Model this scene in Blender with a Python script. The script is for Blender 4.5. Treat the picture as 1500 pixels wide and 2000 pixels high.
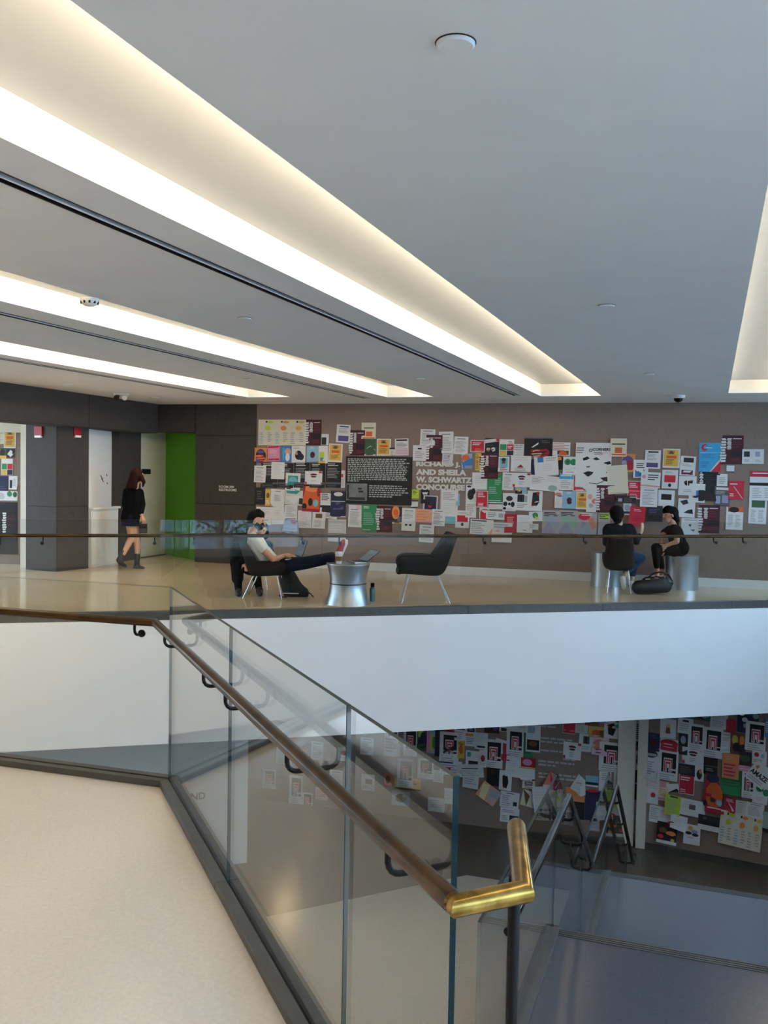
import bpy, bmesh, math, random
import numpy as np
from mathutils import Vector, Matrix
random.seed(7)
for o in list(bpy.data.objects): bpy.data.objects.remove(o)
SC = bpy.context.scene
COL = SC.collection
# ------------------------------------------------------------------ camera
FPX, HOR, ROLL, EYE = 1815.0, 922.5, 0.018, 1.62
TH = math.atan((1000-HOR)/FPX)
_r0, _u0 = Vector((1,0,0)), Vector((0,math.sin(TH),math.cos(TH)))
CF = Vector((0,math.cos(TH),-math.sin(TH)))
CR = _r0*math.cos(ROLL)+_u0*math.sin(ROLL)
CU = _u0*math.cos(ROLL)-_r0*math.sin(ROLL)
CC = Vector((0,0,EYE))
cam = bpy.data.cameras.new('camera'); camo = bpy.data.objects.new('camera', cam); COL.objects.link(camo)
cam.sensor_fit = 'VERTICAL'; cam.sensor_height = 36; cam.lens = 36*FPX/2000; cam.clip_start = .02
m = Matrix((CR, CU, -CF)).transposed().to_4x4(); m.translation = CC; camo.matrix_world = m
SC.camera = camo
# ------------------------------------------------------------------ world, exposure
SC.view_settings.view_transform = 'Standard'; SC.view_settings.look = 'None'
SC.view_settings.gamma = 1; SC.view_settings.use_curve_mapping = False
SC.view_settings.exposure = 0.5
wd = bpy.data.worlds.new('sky'); SC.world = wd; wd.use_nodes = True
wn = wd.node_tree.nodes; bg = wn['Background']
bg.inputs[0].default_value = (.47,.70,1,1); bg.inputs[1].default_value = 12.0
COVE_W, DOWN_W, SIDE_W = 21.0, 45.0, 110.0
try:
    SC.cycles.transparent_max_bounces = 16
except Exception: pass
# ------------------------------------------------------------------ materials
def lin(c):
    if isinstance(c,str):
        c = tuple(int(c[i:i+2],16)/255 for i in (0,2,4))
    return tuple((v/12.92 if v<=.04045 else ((v+.055)/1.055)**2.4) for v in c)
MATS = {}
def mat(name, col, rough=.6, metal=0, noise=0, nscale=8, bump=0, bscale=200, spec=.5, coat=0, emit=None, estr=0, col2=None, aniso=None):
    if name in MATS: return MATS[name]
    mm = bpy.data.materials.new(name); mm.use_nodes = True; nt = mm.node_tree; b = nt.nodes['Principled BSDF']
    c = lin(col); b.inputs['Base Color'].default_value = (*c,1); b.inputs['Roughness'].default_value = rough
    b.inputs['Metallic'].default_value = metal; b.inputs['Specular IOR Level'].default_value = spec
    b.inputs['Coat Weight'].default_value = coat; b.inputs['Coat Roughness'].default_value = .08
    if emit: b.inputs['Emission Color'].default_value = (*lin(emit),1); b.inputs['Emission Strength'].default_value = estr
    tc = nt.nodes.new('ShaderNodeTexCoord')
    if noise or col2:
        n = nt.nodes.new('ShaderNodeTexNoise'); n.inputs['Scale'].default_value = nscale; n.inputs['Detail'].default_value = 5
        mp = nt.nodes.new('ShaderNodeMapping'); nt.links.new(tc.outputs['Object'], mp.inputs[0])
        if aniso: mp.inputs['Scale'].default_value = aniso
        nt.links.new(mp.outputs[0], n.inputs['Vector'])
        r = nt.nodes.new('ShaderNodeValToRGB'); r.color_ramp.elements[0].position = .35; r.color_ramp.elements[1].position = .68
        c2 = lin(col2) if col2 else tuple(v*(1+noise) for v in c)
        c1 = c if col2 else tuple(v*(1-noise) for v in c)
        r.color_ramp.elements[0].color = (*c1,1); r.color_ramp.elements[1].color = (*c2,1)
        nt.links.new(n.outputs[0], r.inputs[0]); nt.links.new(r.outputs[0], b.inputs['Base Color'])
    if bump:
        n2 = nt.nodes.new('ShaderNodeTexNoise'); n2.inputs['Scale'].default_value = bscale
        nt.links.new(tc.outputs['Object'], n2.inputs['Vector'])
        bp = nt.nodes.new('ShaderNodeBump'); bp.inputs['Strength'].default_value = bump; bp.inputs['Distance'].default_value = .002
        nt.links.new(n2.outputs[0], bp.inputs['Height']); nt.links.new(bp.outputs[0], b.inputs['Normal'])
    MATS[name] = mm; return mm
def glassmat(name, tint, f0=.045):
    mm = bpy.data.materials.new(name); mm.use_nodes = True; nt = mm.node_tree; nt.nodes.clear()
    out = nt.nodes.new('ShaderNodeOutputMaterial'); mix = nt.nodes.new('ShaderNodeMixShader')
    tr = nt.nodes.new('ShaderNodeBsdfTransparent'); tr.inputs[0].default_value = (*tint,1)
    gl = nt.nodes.new('ShaderNodeBsdfGlossy'); gl.inputs['Roughness'].default_value = .0
    lw = nt.nodes.new('ShaderNodeLayerWeight'); lw.inputs[0].default_value = .5
    p = nt.nodes.new('ShaderNodeMath'); p.operation = 'POWER'; p.inputs[1].default_value = 5
    q = nt.nodes.new('ShaderNodeMath'); q.operation = 'MULTIPLY_ADD'; q.inputs[1].default_value = 1-f0; q.inputs[2].default_value = f0
    nt.links.new(lw.outputs['Facing'], p.inputs[0]); nt.links.new(p.outputs[0], q.inputs[0]); nt.links.new(q.outputs[0], mix.inputs[0])
    nt.links.new(tr.outputs[0], mix.inputs[1]); nt.links.new(gl.outputs[0], mix.inputs[2]); nt.links.new(mix.outputs[0], out.inputs[0])
    MATS[name] = mm; return mm
M_CEIL = mat('ceiling_paint','dedede',.9,noise=.02,nscale=3)
M_COVE = mat('cove_paint','e6e2d8',.85,noise=.01)
M_WHITE = mat('white_paint','d8d6d2',.8,noise=.015,nscale=3)
M_WALL = mat('taupe_wall','877469',.85,noise=.05,nscale=30,bump=.2,bscale=300)
M_DARK = mat('grey_panel','3a332f',.7,noise=.10,nscale=14,bump=.15)
M_JOINT = mat('panel_joint','2c2927',.9)
M_FLOOR = mat('cream_terrazzo','ddd4c8',.16,noise=.04,nscale=60,spec=.5)
M_LAND = mat('grey_terrazzo','46474e',.2,noise=.06,nscale=60,spec=.5)
M_LOWF = mat('brown_floor','5c5348',.16,noise=.08,nscale=40,spec=.6)
M_LOWL = mat('lower_pale_area','b3a898',.2,noise=.05,nscale=40)
M_SHOE = mat('zinc_shoe','5b5a58',.45,.6,noise=.06,nscale=12)
M_FASC = mat('fascia_paint','e4e3e2',.8,noise=.01,nscale=3)
M_MEZZ = mat('tan_terrazzo','d3b997',.14,noise=.04,nscale=60)
M_GREEN = mat('green_paint','58a01a',.6,noise=.03)
M_CREAM = mat('cream_door','cfc6b4',.6,noise=.02)
M_BRONZE = mat('bronze_rail','38291b',.33,.85,col2='573d22',nscale=9,aniso=(1,1,1))
M_BRASS = mat('worn_brass','8a6a30',.28,.95,col2='c39b52',nscale=30)
M_BLACK = mat('black_metal','1b1a1b',.4,.6,noise=.1)
M_STEEL = mat('brushed_steel','b9bcc0',.33,.85,noise=.05,nscale=80,aniso=(1,1,.05))
M_CHROME = mat('chrome','c8c8ca',.22,.9,noise=.02)
M_LED = mat('led_strip','fff2d0',.5,emit='ffe8c4',estr=6)
M_GLASS = glassmat('clear_glass',(.955,.975,.965))
M_GEDGE = mat('glass_edge','08282e',.3,0,noise=.15,nscale=20,spec=.2)
M_GSEAM = mat('glass_seam','243d43',.9,0,noise=.1,nscale=20,spec=.05)
M_FABRIC = mat('charcoal_felt','26221f',.95,spec=.1,noise=.12,nscale=90,bump=.3)
# ------------------------------------------------------------------ mesh helpers
class MB:
    def __init__(s): s.v=[]; s.f=[]; s.m=[]
    def quad(s,*p,mi=0):
        i=len(s.v); s.v += [tuple(q) for q in p]; s.f.append(tuple(range(i,i+len(p)))); s.m.append(mi)
    def box(s,c,half,ax=None,mi=0):
        c=Vector(c); ax = ax or (Vector((1,0,0)),Vector((0,1,0)),Vector((0,0,1)))
        i=len(s.v)
        for dz in (-1,1):
            for dy in (-1,1):
                for dx in (-1,1):
                    s.v.append(tuple(c+ax[0]*half[0]*dx+ax[1]*half[1]*dy+ax[2]*half[2]*dz))
        for f in ((0,2,3,1),(4,5,7,6),(0,1,5,4),(2,6,7,3),(0,4,6,2),(1,3,7,5)):
            s.f.append(tuple(i+k for k in f)); s.m.append(mi)
    def seg(s,a,b,w,z0,z1,mi=0,off=0):
        """upright slab from plan point a to b, width w, centred (shifted off to the left)"""
        a=Vector((a[0],a[1],0)); b=Vector((b[0],b[1],0)); d=(b-a); L=d.length; d.normalize(); n=Vector((-d.y,d.x,0))
        c=(a+b)/2+n*off; c.z=(z0+z1)/2
        s.box(c,(L/2,w/2,(z1-z0)/2),(d,n,Vector((0,0,1))),mi)
    def prism(s,poly,z0,z1,mi=0):
        i=len(s.v); n=len(poly)
        s.v += [(p[0],p[1],z0) for p in poly]+[(p[0],p[1],z1) for p in poly]
        s.f.append(tuple(range(i+n-1,i-1,-1))); s.m.append(mi)
        s.f.append(tuple(range(i+n,i+2*n))); s.m.append(mi)
        for k in range(n):
            j=(k+1)%n; s.f.append((i+k,i+j,i+n+j,i+n+k)); s.m.append(mi)
    def tube(s,pts,r,seg=12,mi=0,caps=True,radii=None):
        pts=[Vector(p) for p in pts]; n=len(pts); i0=len(s.v)
        for k,p in enumerate(pts):
            if k==0: t=(pts[1]-p).normalized()
            elif k==n-1: t=(p-pts[k-1]).normalized()
            else: t=((p-pts[k-1]).normalized()+(pts[k+1]-p).normalized()).normalized()
            up=Vector((0,0,1)) if abs(t.z)<.95 else Vector((1,0,0))
            x=t.cross(up).normalized(); y=x.cross(t).normalized()
            rr=radii[k] if radii else r
            if 0<k<n-1:
                c=max(.35,(pts[k]-pts[k-1]).normalized().dot(t))
            else: c=1
            for j in range(seg):
                a=2*math.pi*j/seg; o=x*math.cos(a)*rr+y*math.sin(a)*rr
                if c<.999:
                    b=(pts[k]-pts[k-1]).normalized(); e=(b-t*b.dot(t))
                    if e.length>1e-6:
                        e.normalize(); o=o+e*(o.dot(e))*(1/c-1)
                s.v.append(tuple(p+o))
        for k in range(n-1):
            for j in range(seg):
                a=i0+k*seg+j; b=i0+k*seg+(j+1)%seg
                s.f.append((a,b,b+seg,a+seg)); s.m.append(mi)
        if caps:
            s.f.append(tuple(i0+j for j in range(seg-1,-1,-1))); s.m.append(mi)
            s.f.append(tuple(i0+(n-1)*seg+j for j in range(seg))); s.m.append(mi)
    def lathe(s,prof,c=(0,0,0),seg=32,mi=0):
        i0=len(s.v); n=len(prof)
        for (r,z) in prof:
            for j in range(seg):
                a=2*math.pi*j/seg; s.v.append((c[0]+r*math.cos(a),c[1]+r*math.sin(a),c[2]+z))
        for k in range(n-1):
            for j in range(seg):
                a=i0+k*seg+j; b=i0+k*seg+(j+1)%seg
                s.f.append((a,b,b+seg,a+seg)); s.m.append(mi)
        s.f.append(tuple(i0+j for j in range(seg-1,-1,-1))); s.m.append(mi)
        s.f.append(tuple(i0+(n-1)*seg+j for j in range(seg))); s.m.append(mi)
    def build(s,name,mats,parent=None,smooth=False,bevel=0):
        me=bpy.data.meshes.new(name); me.from_pydata(s.v,[],s.f)
        for mm in (mats if isinstance(mats,(list,tuple)) else [mats]): me.materials.append(mm)
        me.polygons.foreach_set('material_index',s.m)
        bm=bmesh.new(); bm.from_mesh(me); bmesh.ops.recalc_face_normals(bm,faces=bm.faces); bm.to_mesh(me); bm.free()
        o=bpy.data.objects.new(name,me); COL.objects.link(o)
        if parent is not None: o.parent=parent
        if parent is not None and parent.type=='EMPTY':
            inv=Matrix.Translation(-Vector(parent.location)); me.transform(inv)
        elif parent is not None and parent.parent is not None and parent.parent.type=='EMPTY':
            me.transform(Matrix.Translation(-Vector(parent.parent.location)))
        if smooth:
            me.polygons.foreach_set('use_smooth',[True]*len(me.polygons))
            try: me.set_sharp_from_angle(angle=math.radians(40))
            except Exception: pass
        if bevel:
            b=o.modifiers.new('bevel','BEVEL'); b.width=bevel; b.segments=2; b.limit_method='ANGLE'
        return o
def tag(o,label=None,cat=None,group=None,kind=None):
    if label: o['label']=label
    if cat: o['category']=cat
    if group: o['group']=group
    if kind: o['kind']=kind
    return o
def thing(name,loc,label,cat,group=None,kind=None):
    o=bpy.data.objects.new(name,None); o.empty_display_size=.1; COL.objects.link(o); o.location=loc
    return tag(o,label,cat,group,kind)
def ray(x,y): return CF*FPX+CR*(x-750)-CU*(y-1000)
def at_z(x,y,z):
    d=ray(x,y); return CC+d*((z-EYE)/d.z)
def at_y(x,y,Y):
    d=ray(x,y); return CC+d*(Y/d.y)
class Wall:
    """vertical plane through plan points a->b (a on the left); u runs a->b, n faces the camera side"""
    def __init__(s,a,b):
        s.a=Vector((a[0],a[1],0)); d=Vector((b[0]-a[0],b[1]-a[1],0)); s.L=d.length; s.e=d.normalized(); s.n=Vector((s.e.y,-s.e.x,0))
    def pt(s,u,z,off=0): return s.a+s.e*u+s.n*off+Vector((0,0,z))
    def pix(s,x,y,off=0):
        d=ray(x,y); t=((s.a+s.n*off-CC).dot(s.n))/d.dot(s.n); P=CC+d*t
        return (P-s.a).dot(s.e),P.z
    def slab(s,mb,u0,u1,z0,z1,t,off=0,mi=0):
        """box on the wall: front face at off, thickness t going back"""
        c=s.pt((u0+u1)/2,(z0+z1)/2,off-t/2); mb.box(c,((u1-u0)/2,t/2,(z1-z0)/2),(s.e,s.n,Vector((0,0,1))),mi)
ZC = 2.74                                   # ceiling
ZS, ZL = -1.5, -4.05                        # lower soffit, lower floor
WM = Wall((-3.3,15.85+.287*1.11),(8.4,15.85-.287*10.59))       # main notice wall, both storeys
U_P = (Vector((-2.19,15.85,0))-WM.a).dot(WM.e)                 # where the grey panelling ends
def edge_y(X): return 11.08+.247*X                              # far mezzanine edge
DD, QQ = Vector((.332,.943,0)).normalized(), Vector((.943,-.332,0)).normalized()
def sq(s,q,z=0): return DD*s+QQ*q+Vector((0,0,z))
# ================================================================== STRUCTURE
# near floor: polygon with the guarded edge
NC = Vector((-1.098,4.8,0)); ND = Vector((.393,-.9196,0)).normalized(); NL = Vector((-1.018,.318,0)).normalized()
NE = NC+ND*3.195                              # end of the near glass
b=MB(); b.prism([(-9,-1.6),(7.5,-1.6),(7.5,2.1),(.2,2.1),(NE.x+.05,NE.y-.02),(NC.x+.02,NC.y+.06),(NC.x+NL.x*7.7,NC.y+NL.y*7.7+.05)],-.30,-.035)
tag(b.build('floor_near',M_FLOOR),kind='structure')
# far mezzanine floor
b=MB(); b.prism([(-12,edge_y(-12)+.1),(7.5,edge_y(7.5)+.1),(7.5,13.6),(-2,18.5),(-12,20)],-.20,0)
tag(b.build('floor_far',M_MEZZ),kind='structure')
# white fascia of the mezzanine
b=MB(); b.seg((-12,edge_y(-12)),(7.5,edge_y(7.5)),.14,ZS,-.09,off=-.0)
tag(b.build('wall_fascia',M_FASC),kind='structure')
b=MB(); b.prism([(-12,edge_y(-12)+.07),(7.5,edge_y(7.5)+.07),(7.5,14),(-2,18.5),(-12,20)],ZS,ZS+.1)
tag(b.build('ceiling_lower',M_WHITE),kind='structure')
# lower floors
PL=[Vector((-1.34,11.6)),Vector((1.26,12.9)),Vector((2.63,12.46))]
b=MB(); b.prism([(-12,1),(7.5,1),(7.5,17),(-12,20)],ZL-.2,ZL)
tag(b.build('floor_lower',M_LOWF),kind='structure')
b=MB(); b.prism([(-8,8.3),(-1.34,11.6),(1.26,12.9),(2.63,12.46),(2.2,11.2),(.3,5.0),(.0,3.2),(-8,3.2)],ZL,ZL+.006)  # paler cream polygon over part of the lower floor
tag(b.build('floor_lower_pale',M_LOWL),kind='structure')
# main wall upper and lower
b=MB(); WM.slab(b,U_P,WM.L,0,ZC,.2); tag(b.build('wall_back',M_WALL),kind='structure')
uL0=WM.pix(490,1600)[0]; uL1=WM.pix(1205,1600)[0]
b=MB(); WM.slab(b,uL0-.3,uL1,ZL,ZS,.2); tag(b.build('wall_lower',M_WALL),kind='structure')
WR=Wall((3.98,14.02),(7.2,14.02-.5*3.22))
b=MB(); WR.slab(b,0,WR.L,ZL,ZS,.15); tag(b.build('wall_lower_right',M_WALL),kind='structure')
# white wall under the mezzanine on the left
WW=Wall((-7,11.2),(-1.89,13.2))
b=MB(); WW.slab(b,0,WW.L,ZL,ZS,.15)
e=WW.pt(WW.L,0); b.seg((e.x,e.y),(-2.27,15.75),.12,ZL,ZS,off=.06)
tag(b.build('wall_lower_left',M_WHITE),kind='structure')
# baseboards
b=MB(); WM.slab(b,U_P,WM.L,0,.13,.03,.03); tag(b.build('baseboard_back',M_WHITE),kind='structure')
b=MB(); WR.slab(b,.1,WR.L,ZL,ZL+.1,.03,.03); tag(b.build('baseboard_lower',M_SHOE),kind='structure')
# white jambs between the two lower walls
for i,(x0,x1) in enumerate(((1203,1238),(1242,1261))):
    u0=WM.pix(x0,1600)[0]; u1=WM.pix(x1,1600)[0]
    b=MB(); WM.slab(b,u0,u1,ZL,ZS,.16,.06+.05*i); o=b.build('trim_%d'%(i+1),M_CREAM,bevel=.006); tag(o,kind='structure')
# ---- grey panel wall by the restrooms: backing + single panels with open joints
b=MB(); WM.slab(b,-.75,U_P+.02,2.25,ZC,.16,-.02); WM.slab(b,0,U_P+.02,0,2.25,.16,-.02)
wg=tag(b.build('wall_panelled',M_JOINT),kind='structure')
def panel(W,u0,u1,z0,z1,parent,m=M_DARK,t=.018,g=.006,name='panel'):
    q=MB(); W.slab(q,u0+g,u1-g,z0+g,z1-g,t,0); o=q.build(name,m,parent); return o
zj=[0,1.02,2.2,ZC]
for k in range(3): panel(WM,.0,U_P,zj[k],zj[k+1],wg)
panel(WM,-.75,0,2.25,ZC,wg)
# left header soffit
WH=Wall((-5.6,11.12),(-3.98,16.32))
b=MB(); WH.slab(b,-3,WH.L,2.23,ZC,.5,-.02); wh=tag(b.build('wall_header',M_JOINT),kind='structure')
us=[-3,-.9,1.0,WH.pix(174,790)[0],WH.L]
for k in range(4): panel(WH,us[k],us[k+1],2.23,ZC,wh)
# column under the header, each face of two panels
cA=at_z(50,1112,0); cB=at_z(110,1117,0); cC=at_z(173,1110,0)
cD=cA+(cC-cB)
b=MB(); sh=[(p.x,p.y) for p in (cA,cB,cC,cD)]
ctr=sum((Vector(p) for p in sh),Vector((0,0)))/4
b.prism([tuple(ctr+(Vector(p)-ctr)*.985) for p in sh],0,2.45); wc=tag(b.build('wall_column',M_JOINT),kind='structure')
for (p,q) in ((cA,cB),(cB,cC)):
    W=Wall((p.x,p.y),(q.x,q.y)); W.off=0
    for z0,z1 in ((0,1.0),(1.0,2.4)): panel(W,0,W.L,z0,z1,wc)
# white wall, door panel, dark pier, green recess
pW0=cC; pW1=at_z(236,1095,0)
W1=Wall((pW0.x,pW0.y+.05),(pW1.x-.02,pW1.y))
b=MB(); W1.slab(b,-.0,W1.L,0,2.6,.1,-.06); tag(b.build('wall_left',M_WHITE),kind='structure')
p2=at_z(232,1098,0); p3=at_z(274,1091,0)
W2=Wall((p2.x,p2.y),(p3.x,p3.y)); b=MB(); W2.slab(b,0,W2.L,0,2.6,.2,0); tag(b.build('wall_pier',M_DARK),kind='structure')
p4=at_z(325,1083,0); W3=Wall((p3.x,p3.y+.05),(p4.x,p4.y)); b=MB(); W3.slab(b,-.1,W3.L+.2,0,2.6,.03,-.05)
dr=tag(b.build('door_1',M_CREAM),kind='structure')
q=MB(); W3.slab(q,.02,W3.L-.02,.0,.02,.02,0); q.build('threshold',M_SHOE,dr)
W4=Wall((p4.x,p4.y),(WM.pt(0,0).x,WM.pt(0,0).y+.25)); b=MB(); W4.slab(b,-.45,W4.L+.15,0,2.6,.1,0); tag(b.build('wall_green',M_GREEN),kind='structure')
b=MB(); b.seg((WM.a.x+.06,WM.a.y+.1),(WM.a.x+.06,WM.a.y+1.2),.1,0,2.3); tag(b.build('wall_recess',M_DARK),kind='structure')
# opening at the far left: cream jamb and pinned board behind it
pj0=at_z(35,1110,0); pj1=at_z(51,1111,0)
WJ=Wall((pj0.x,pj0.y+.1),(pj1.x,pj1.y+.1))
b=MB(); WJ.slab(b,0,WJ.L,0,2.5,.25,0); tag(b.build('door_2',M_CREAM),kind='structure')
WB=Wall((pj0.x-3,pj0.y+.75),(pj0.x+.1,pj0.y+.55))
b=MB(); WB.slab(b,0,WB.L,0,2.6,.1,-.0); tag(b.build('wall_left_back',M_WALL),kind='structure')
b=MB(); WB.slab(b,0,WB.L,2.16,2.6,.06,.06); tag(b.build('trim_3',M_CREAM),kind='structure')
# rear shell
b=MB(); b.seg((-12,20),(-1.4,18.6),.2,ZL,ZC); b.seg((-1.5,18.7),(-1.5,15.7),.2,ZL,ZC); tag(b.build('wall_far_left',M_WHITE),kind='structure')
# ------------------------------------------------------------------ ceiling with cove slots
S_AT=lambda q:(-1.35+.332*q)/.943
COVES=[(.165,1.0,13.06,S_AT(1.2)),(-2.33,-1.49,13.25,S_AT(-1.3)),(-4.61,-3.89,13.15,S_AT(-3.7)),(-6.80,-6.09,12.9,S_AT(-5.9))]
SLOTS=[(-2.64,13.1),(-4.98,13.3),(-7.07,12.9)]
S0,S1,Q0,Q1=-9,22,-13,14
b=MB()
def clip_room(P):
    for ax,lim,sg in ((0,7.65,1),(1,-1.75,-1),(0,-12.1,-1),(1,20.2,1)):
        out=[]
        for i,a in enumerate(P):
            c=P[(i+1)%len(P)]; da=sg*(a[ax]-lim); dc=sg*(c[ax]-lim)
            if da<=0: out.append(a)
            if da*dc<0: t_=da/(da-dc); out.append((a[0]+(c[0]-a[0])*t_,a[1]+(c[1]-a[1])*t_))
        P=out
    return P
def crect(q0,q1,s0,s1,z0=ZC,z1=ZC+.05):
    P=clip_room([tuple(sq(s0,q0).xy),tuple(sq(s0,q1).xy),tuple(sq(s1,q1).xy),tuple(sq(s1,q0).xy)])
    if len(P)>2: b.prism(P,z0,z1)
cuts=sorted([(c[0],c[1],c[2],c[3]) for c in COVES]+[(c-.045,c+.045,e,S_AT(c+.1)) for c,e in SLOTS])
q=Q0
for (a0,a1,e,s0) in cuts:
    crect(q,a0,S0,S1); crect(a0,a1,e,S1); crect(a0,a1,S0,s0); q=a1
crect(q,Q1,S0,S1)
tag(b.build('ceiling',M_CEIL),kind='structure')
RH=.17
b=MB(); crect(Q0,Q1,S0,S1,ZC+.45,ZC+.5)
b.seg((7.6,-1.7),(7.6,20),.1,ZC+.05,ZC+.45); b.seg((-12,-1.7),(7.6,-1.7),.1,ZC+.05,ZC+.45); b.seg((-12,-1.7),(-12,20),.1,ZC+.05,ZC+.45)
tag(b.build('ceiling_deck',M_WHITE),kind='structure')
names=['beside the right edge of the view','the widest one, crossing above the stair guard','second from the widest one','nearest the grey panelled wall']
for i,(a0,a1,e,s0) in enumerate(COVES):
    t=thing('light_cove',sq(5,(a0+a1)/2,ZC),'recessed ceiling light cove '+names[i],'light cove','ceiling light coves')
    P=.16; zt=ZC+RH
    b=MB()   # housing: top, left side, ends, pocket back
    def br(q0,q1,ss0,ss1,z0,z1): b.prism([tuple(sq(ss0,q0).xy),tuple(sq(ss0,q1).xy),tuple(sq(ss1,q1).xy),tuple(sq(ss1,q0).xy)],z0,z1)
    br(a0-.03,a1+P,s0-.03,e+.03,zt,zt+.03); br(a0-.03,a0,s0,e,ZC+.05,zt); br(a1+P,a1+P+.03,s0,e,ZC+.05,zt+.03)
    br(a0-.03,a1+P,e,e+.03,ZC+.05,zt); br(a0-.03,a1+P,s0-.03,s0,ZC+.05,zt)
    b.build('housing',M_COVE,t)
    b=MB(); br(a1+.05,a1+.08,s0+.1,e-.05,ZC+.052,ZC+.07); b.build('led_strip',M_LED,t)
    nseg=4
    for k in range(nseg):
        l=bpy.data.lights.new('cove_lamp','AREA'); l.shape='RECTANGLE'; Ls=(e-s0-.2)/nseg; l.size=Ls; l.size_y=.05
        l.energy=COVE_W*Ls/4; l.color=(1,.92,.79)
        lo=bpy.data.objects.new('cove_lamp',l); COL.objects.link(lo)
        c=sq(s0+.1+Ls*(k+.5),a1+.07,ZC+.09)
        zax=(QQ*.92-Vector((0,0,.40))).normalized()   # lamp shines along -z: towards -q and a little up
        xax=DD; yax=zax.cross(xax).normalized()
        mw=Matrix((xax,yax,zax)).transposed().to_4x4(); mw.translation=c; lo.matrix_world=mw
        lo.parent=t; lo.matrix_parent_inverse=Matrix.Translation(-t.location)
for i,(c,e) in enumerate(SLOTS):
    t=thing('air_slot',sq(5,c,ZC),'long dark twin-line air slot '+['beside the widest light cove','beside the second light cove','closest to the grey header'][i],'air vent','linear ceiling air slots')
    for dq in (-.045,.0,.045):
        b=MB(); w=.005 if dq==0 else .003
        b.prism([tuple(sq(S_AT(c+.1),c+dq-w).xy),tuple(sq(S_AT(c+.1),c+dq+w).xy),tuple(sq(e,c+dq+w).xy),tuple(sq(e,c+dq-w).xy)],ZC-.003,ZC+.06); b.build('blade',M_BLACK if dq else M_CEIL,t)
    b=MB()
    for (qa,qb,za,zb) in ((c-.06,c+.06,ZC+.11,ZC+.12),(c-.06,c-.05,ZC+.051,ZC+.11),(c+.05,c+.06,ZC+.051,ZC+.11)):
        b.prism([tuple(sq(S_AT(c+.1),qa).xy),tuple(sq(S_AT(c+.1),qb).xy),tuple(sq(e,qb).xy),tuple(sq(e,qa).xy)],za,zb)
    b.prism([tuple(sq(e-.01,c-.06).xy),tuple(sq(e-.01,c+.06).xy),tuple(sq(e+.01,c+.06).xy),tuple(sq(e+.01,c-.06).xy)],ZC+.051,ZC+.12)
    b.build('plenum',M_BLACK,t)
# ------------------------------------------------------------------ stairs and landings on the right
Z1,Z2=-1.23,-2.25; S1N,S2N,QL=5.785,9.2,-.86
def sqp(s,q): v=sq(s,q); return (v.x,v.y)
b=MB(); b.prism([(.12,3.1),sqp(3.1,-.92),sqp(S1N,-.92),sqp(S1N,5.2),sqp(1.2,5.2),(6.0,3.9),(.2,3.9)] if False else [sqp(3.2,-.92),sqp(S1N,-.92),sqp(S1N,5.6),(7.4,3.85),(.35,3.85)],Z1-.25,Z1)
tag(b.build('floor_landing',M_LAND),kind='structure')
b=MB(); b.prism([sqp(S1N+1.45,-.92),sqp(S2N,-.92),sqp(S2N,5.0),sqp(S1N+1.45,5.0)],Z2-.25,Z2)
tag(b.build('floor_landing_lower',M_LAND),kind='structure')
def flight(name,label,n,zt,rise,run,base,fw,lat,w):
    t=thing(name,(base.x,base.y,zt-rise*n),label,'stairs',kind='structure')
    for k in range(1,n):
        c=base+fw*(run*(k-.5))+lat*(w/2); z=zt-rise*k
        q=MB(); q.box((c.x,c.y,z-rise*.6),(w/2,run/2+.01,rise*.6),(lat,fw,Vector((0,0,1)))); st=q.build('step',M_LAND,t)
        q=MB(); c2=base+fw*(run*k-.03)+lat*(w/2); q.box((c2.x,c2.y,z+.002),(w/2,.03,.003),(lat,fw,Vector((0,0,1)))); q.build('nosing',M_SHOE,st)
    return t
flight('stair_flight','grey stair flight going down from the near floor',7,-.035,(1.23-.035)/7,.3,Vector((.32,2.1,0)),Vector((0,1,0)),Vector((1,0,0)),4)
flight('stair_flight','grey stair flight between the two landings',6,Z1,(Z1-Z2)/6,.29,sq(S1N,-.9),DD,QQ,4.6)
flight('stair_flight','grey stair flight down to the brown lower floor',10,Z2,(Z2-ZL)/10,.29,sq(S2N,-.9),DD,QQ,4.4)
for nm,s,z,q0,q1 in (('upper',S1N,Z1,-.92,5.0),('lower',S2N,Z2,-.92,4.6)):
    t=thing('stair_nosing',sq(s-.04,2,z),'ribbed dark metal nosing along the %s landing edge'%nm,'stair nosing')
    for k in range(3):
        q=MB(); c=sq(s-.012-.024*k,(q0+q1)/2,z+.002); q.box(c,((q1-q0)/2,.007,.004),(QQ,DD,Vector((0,0,1)))); q.build('rib',M_SHOE,t)
    q=MB(); c=sq(s-.04,(q0+q1)/2,z); q.box(c,((q1-q0)/2,.045,.003),(QQ,DD,Vector((0,0,1)))); q.build('plate',M_BLACK if nm=='none' else M_SHOE,t)
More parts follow.
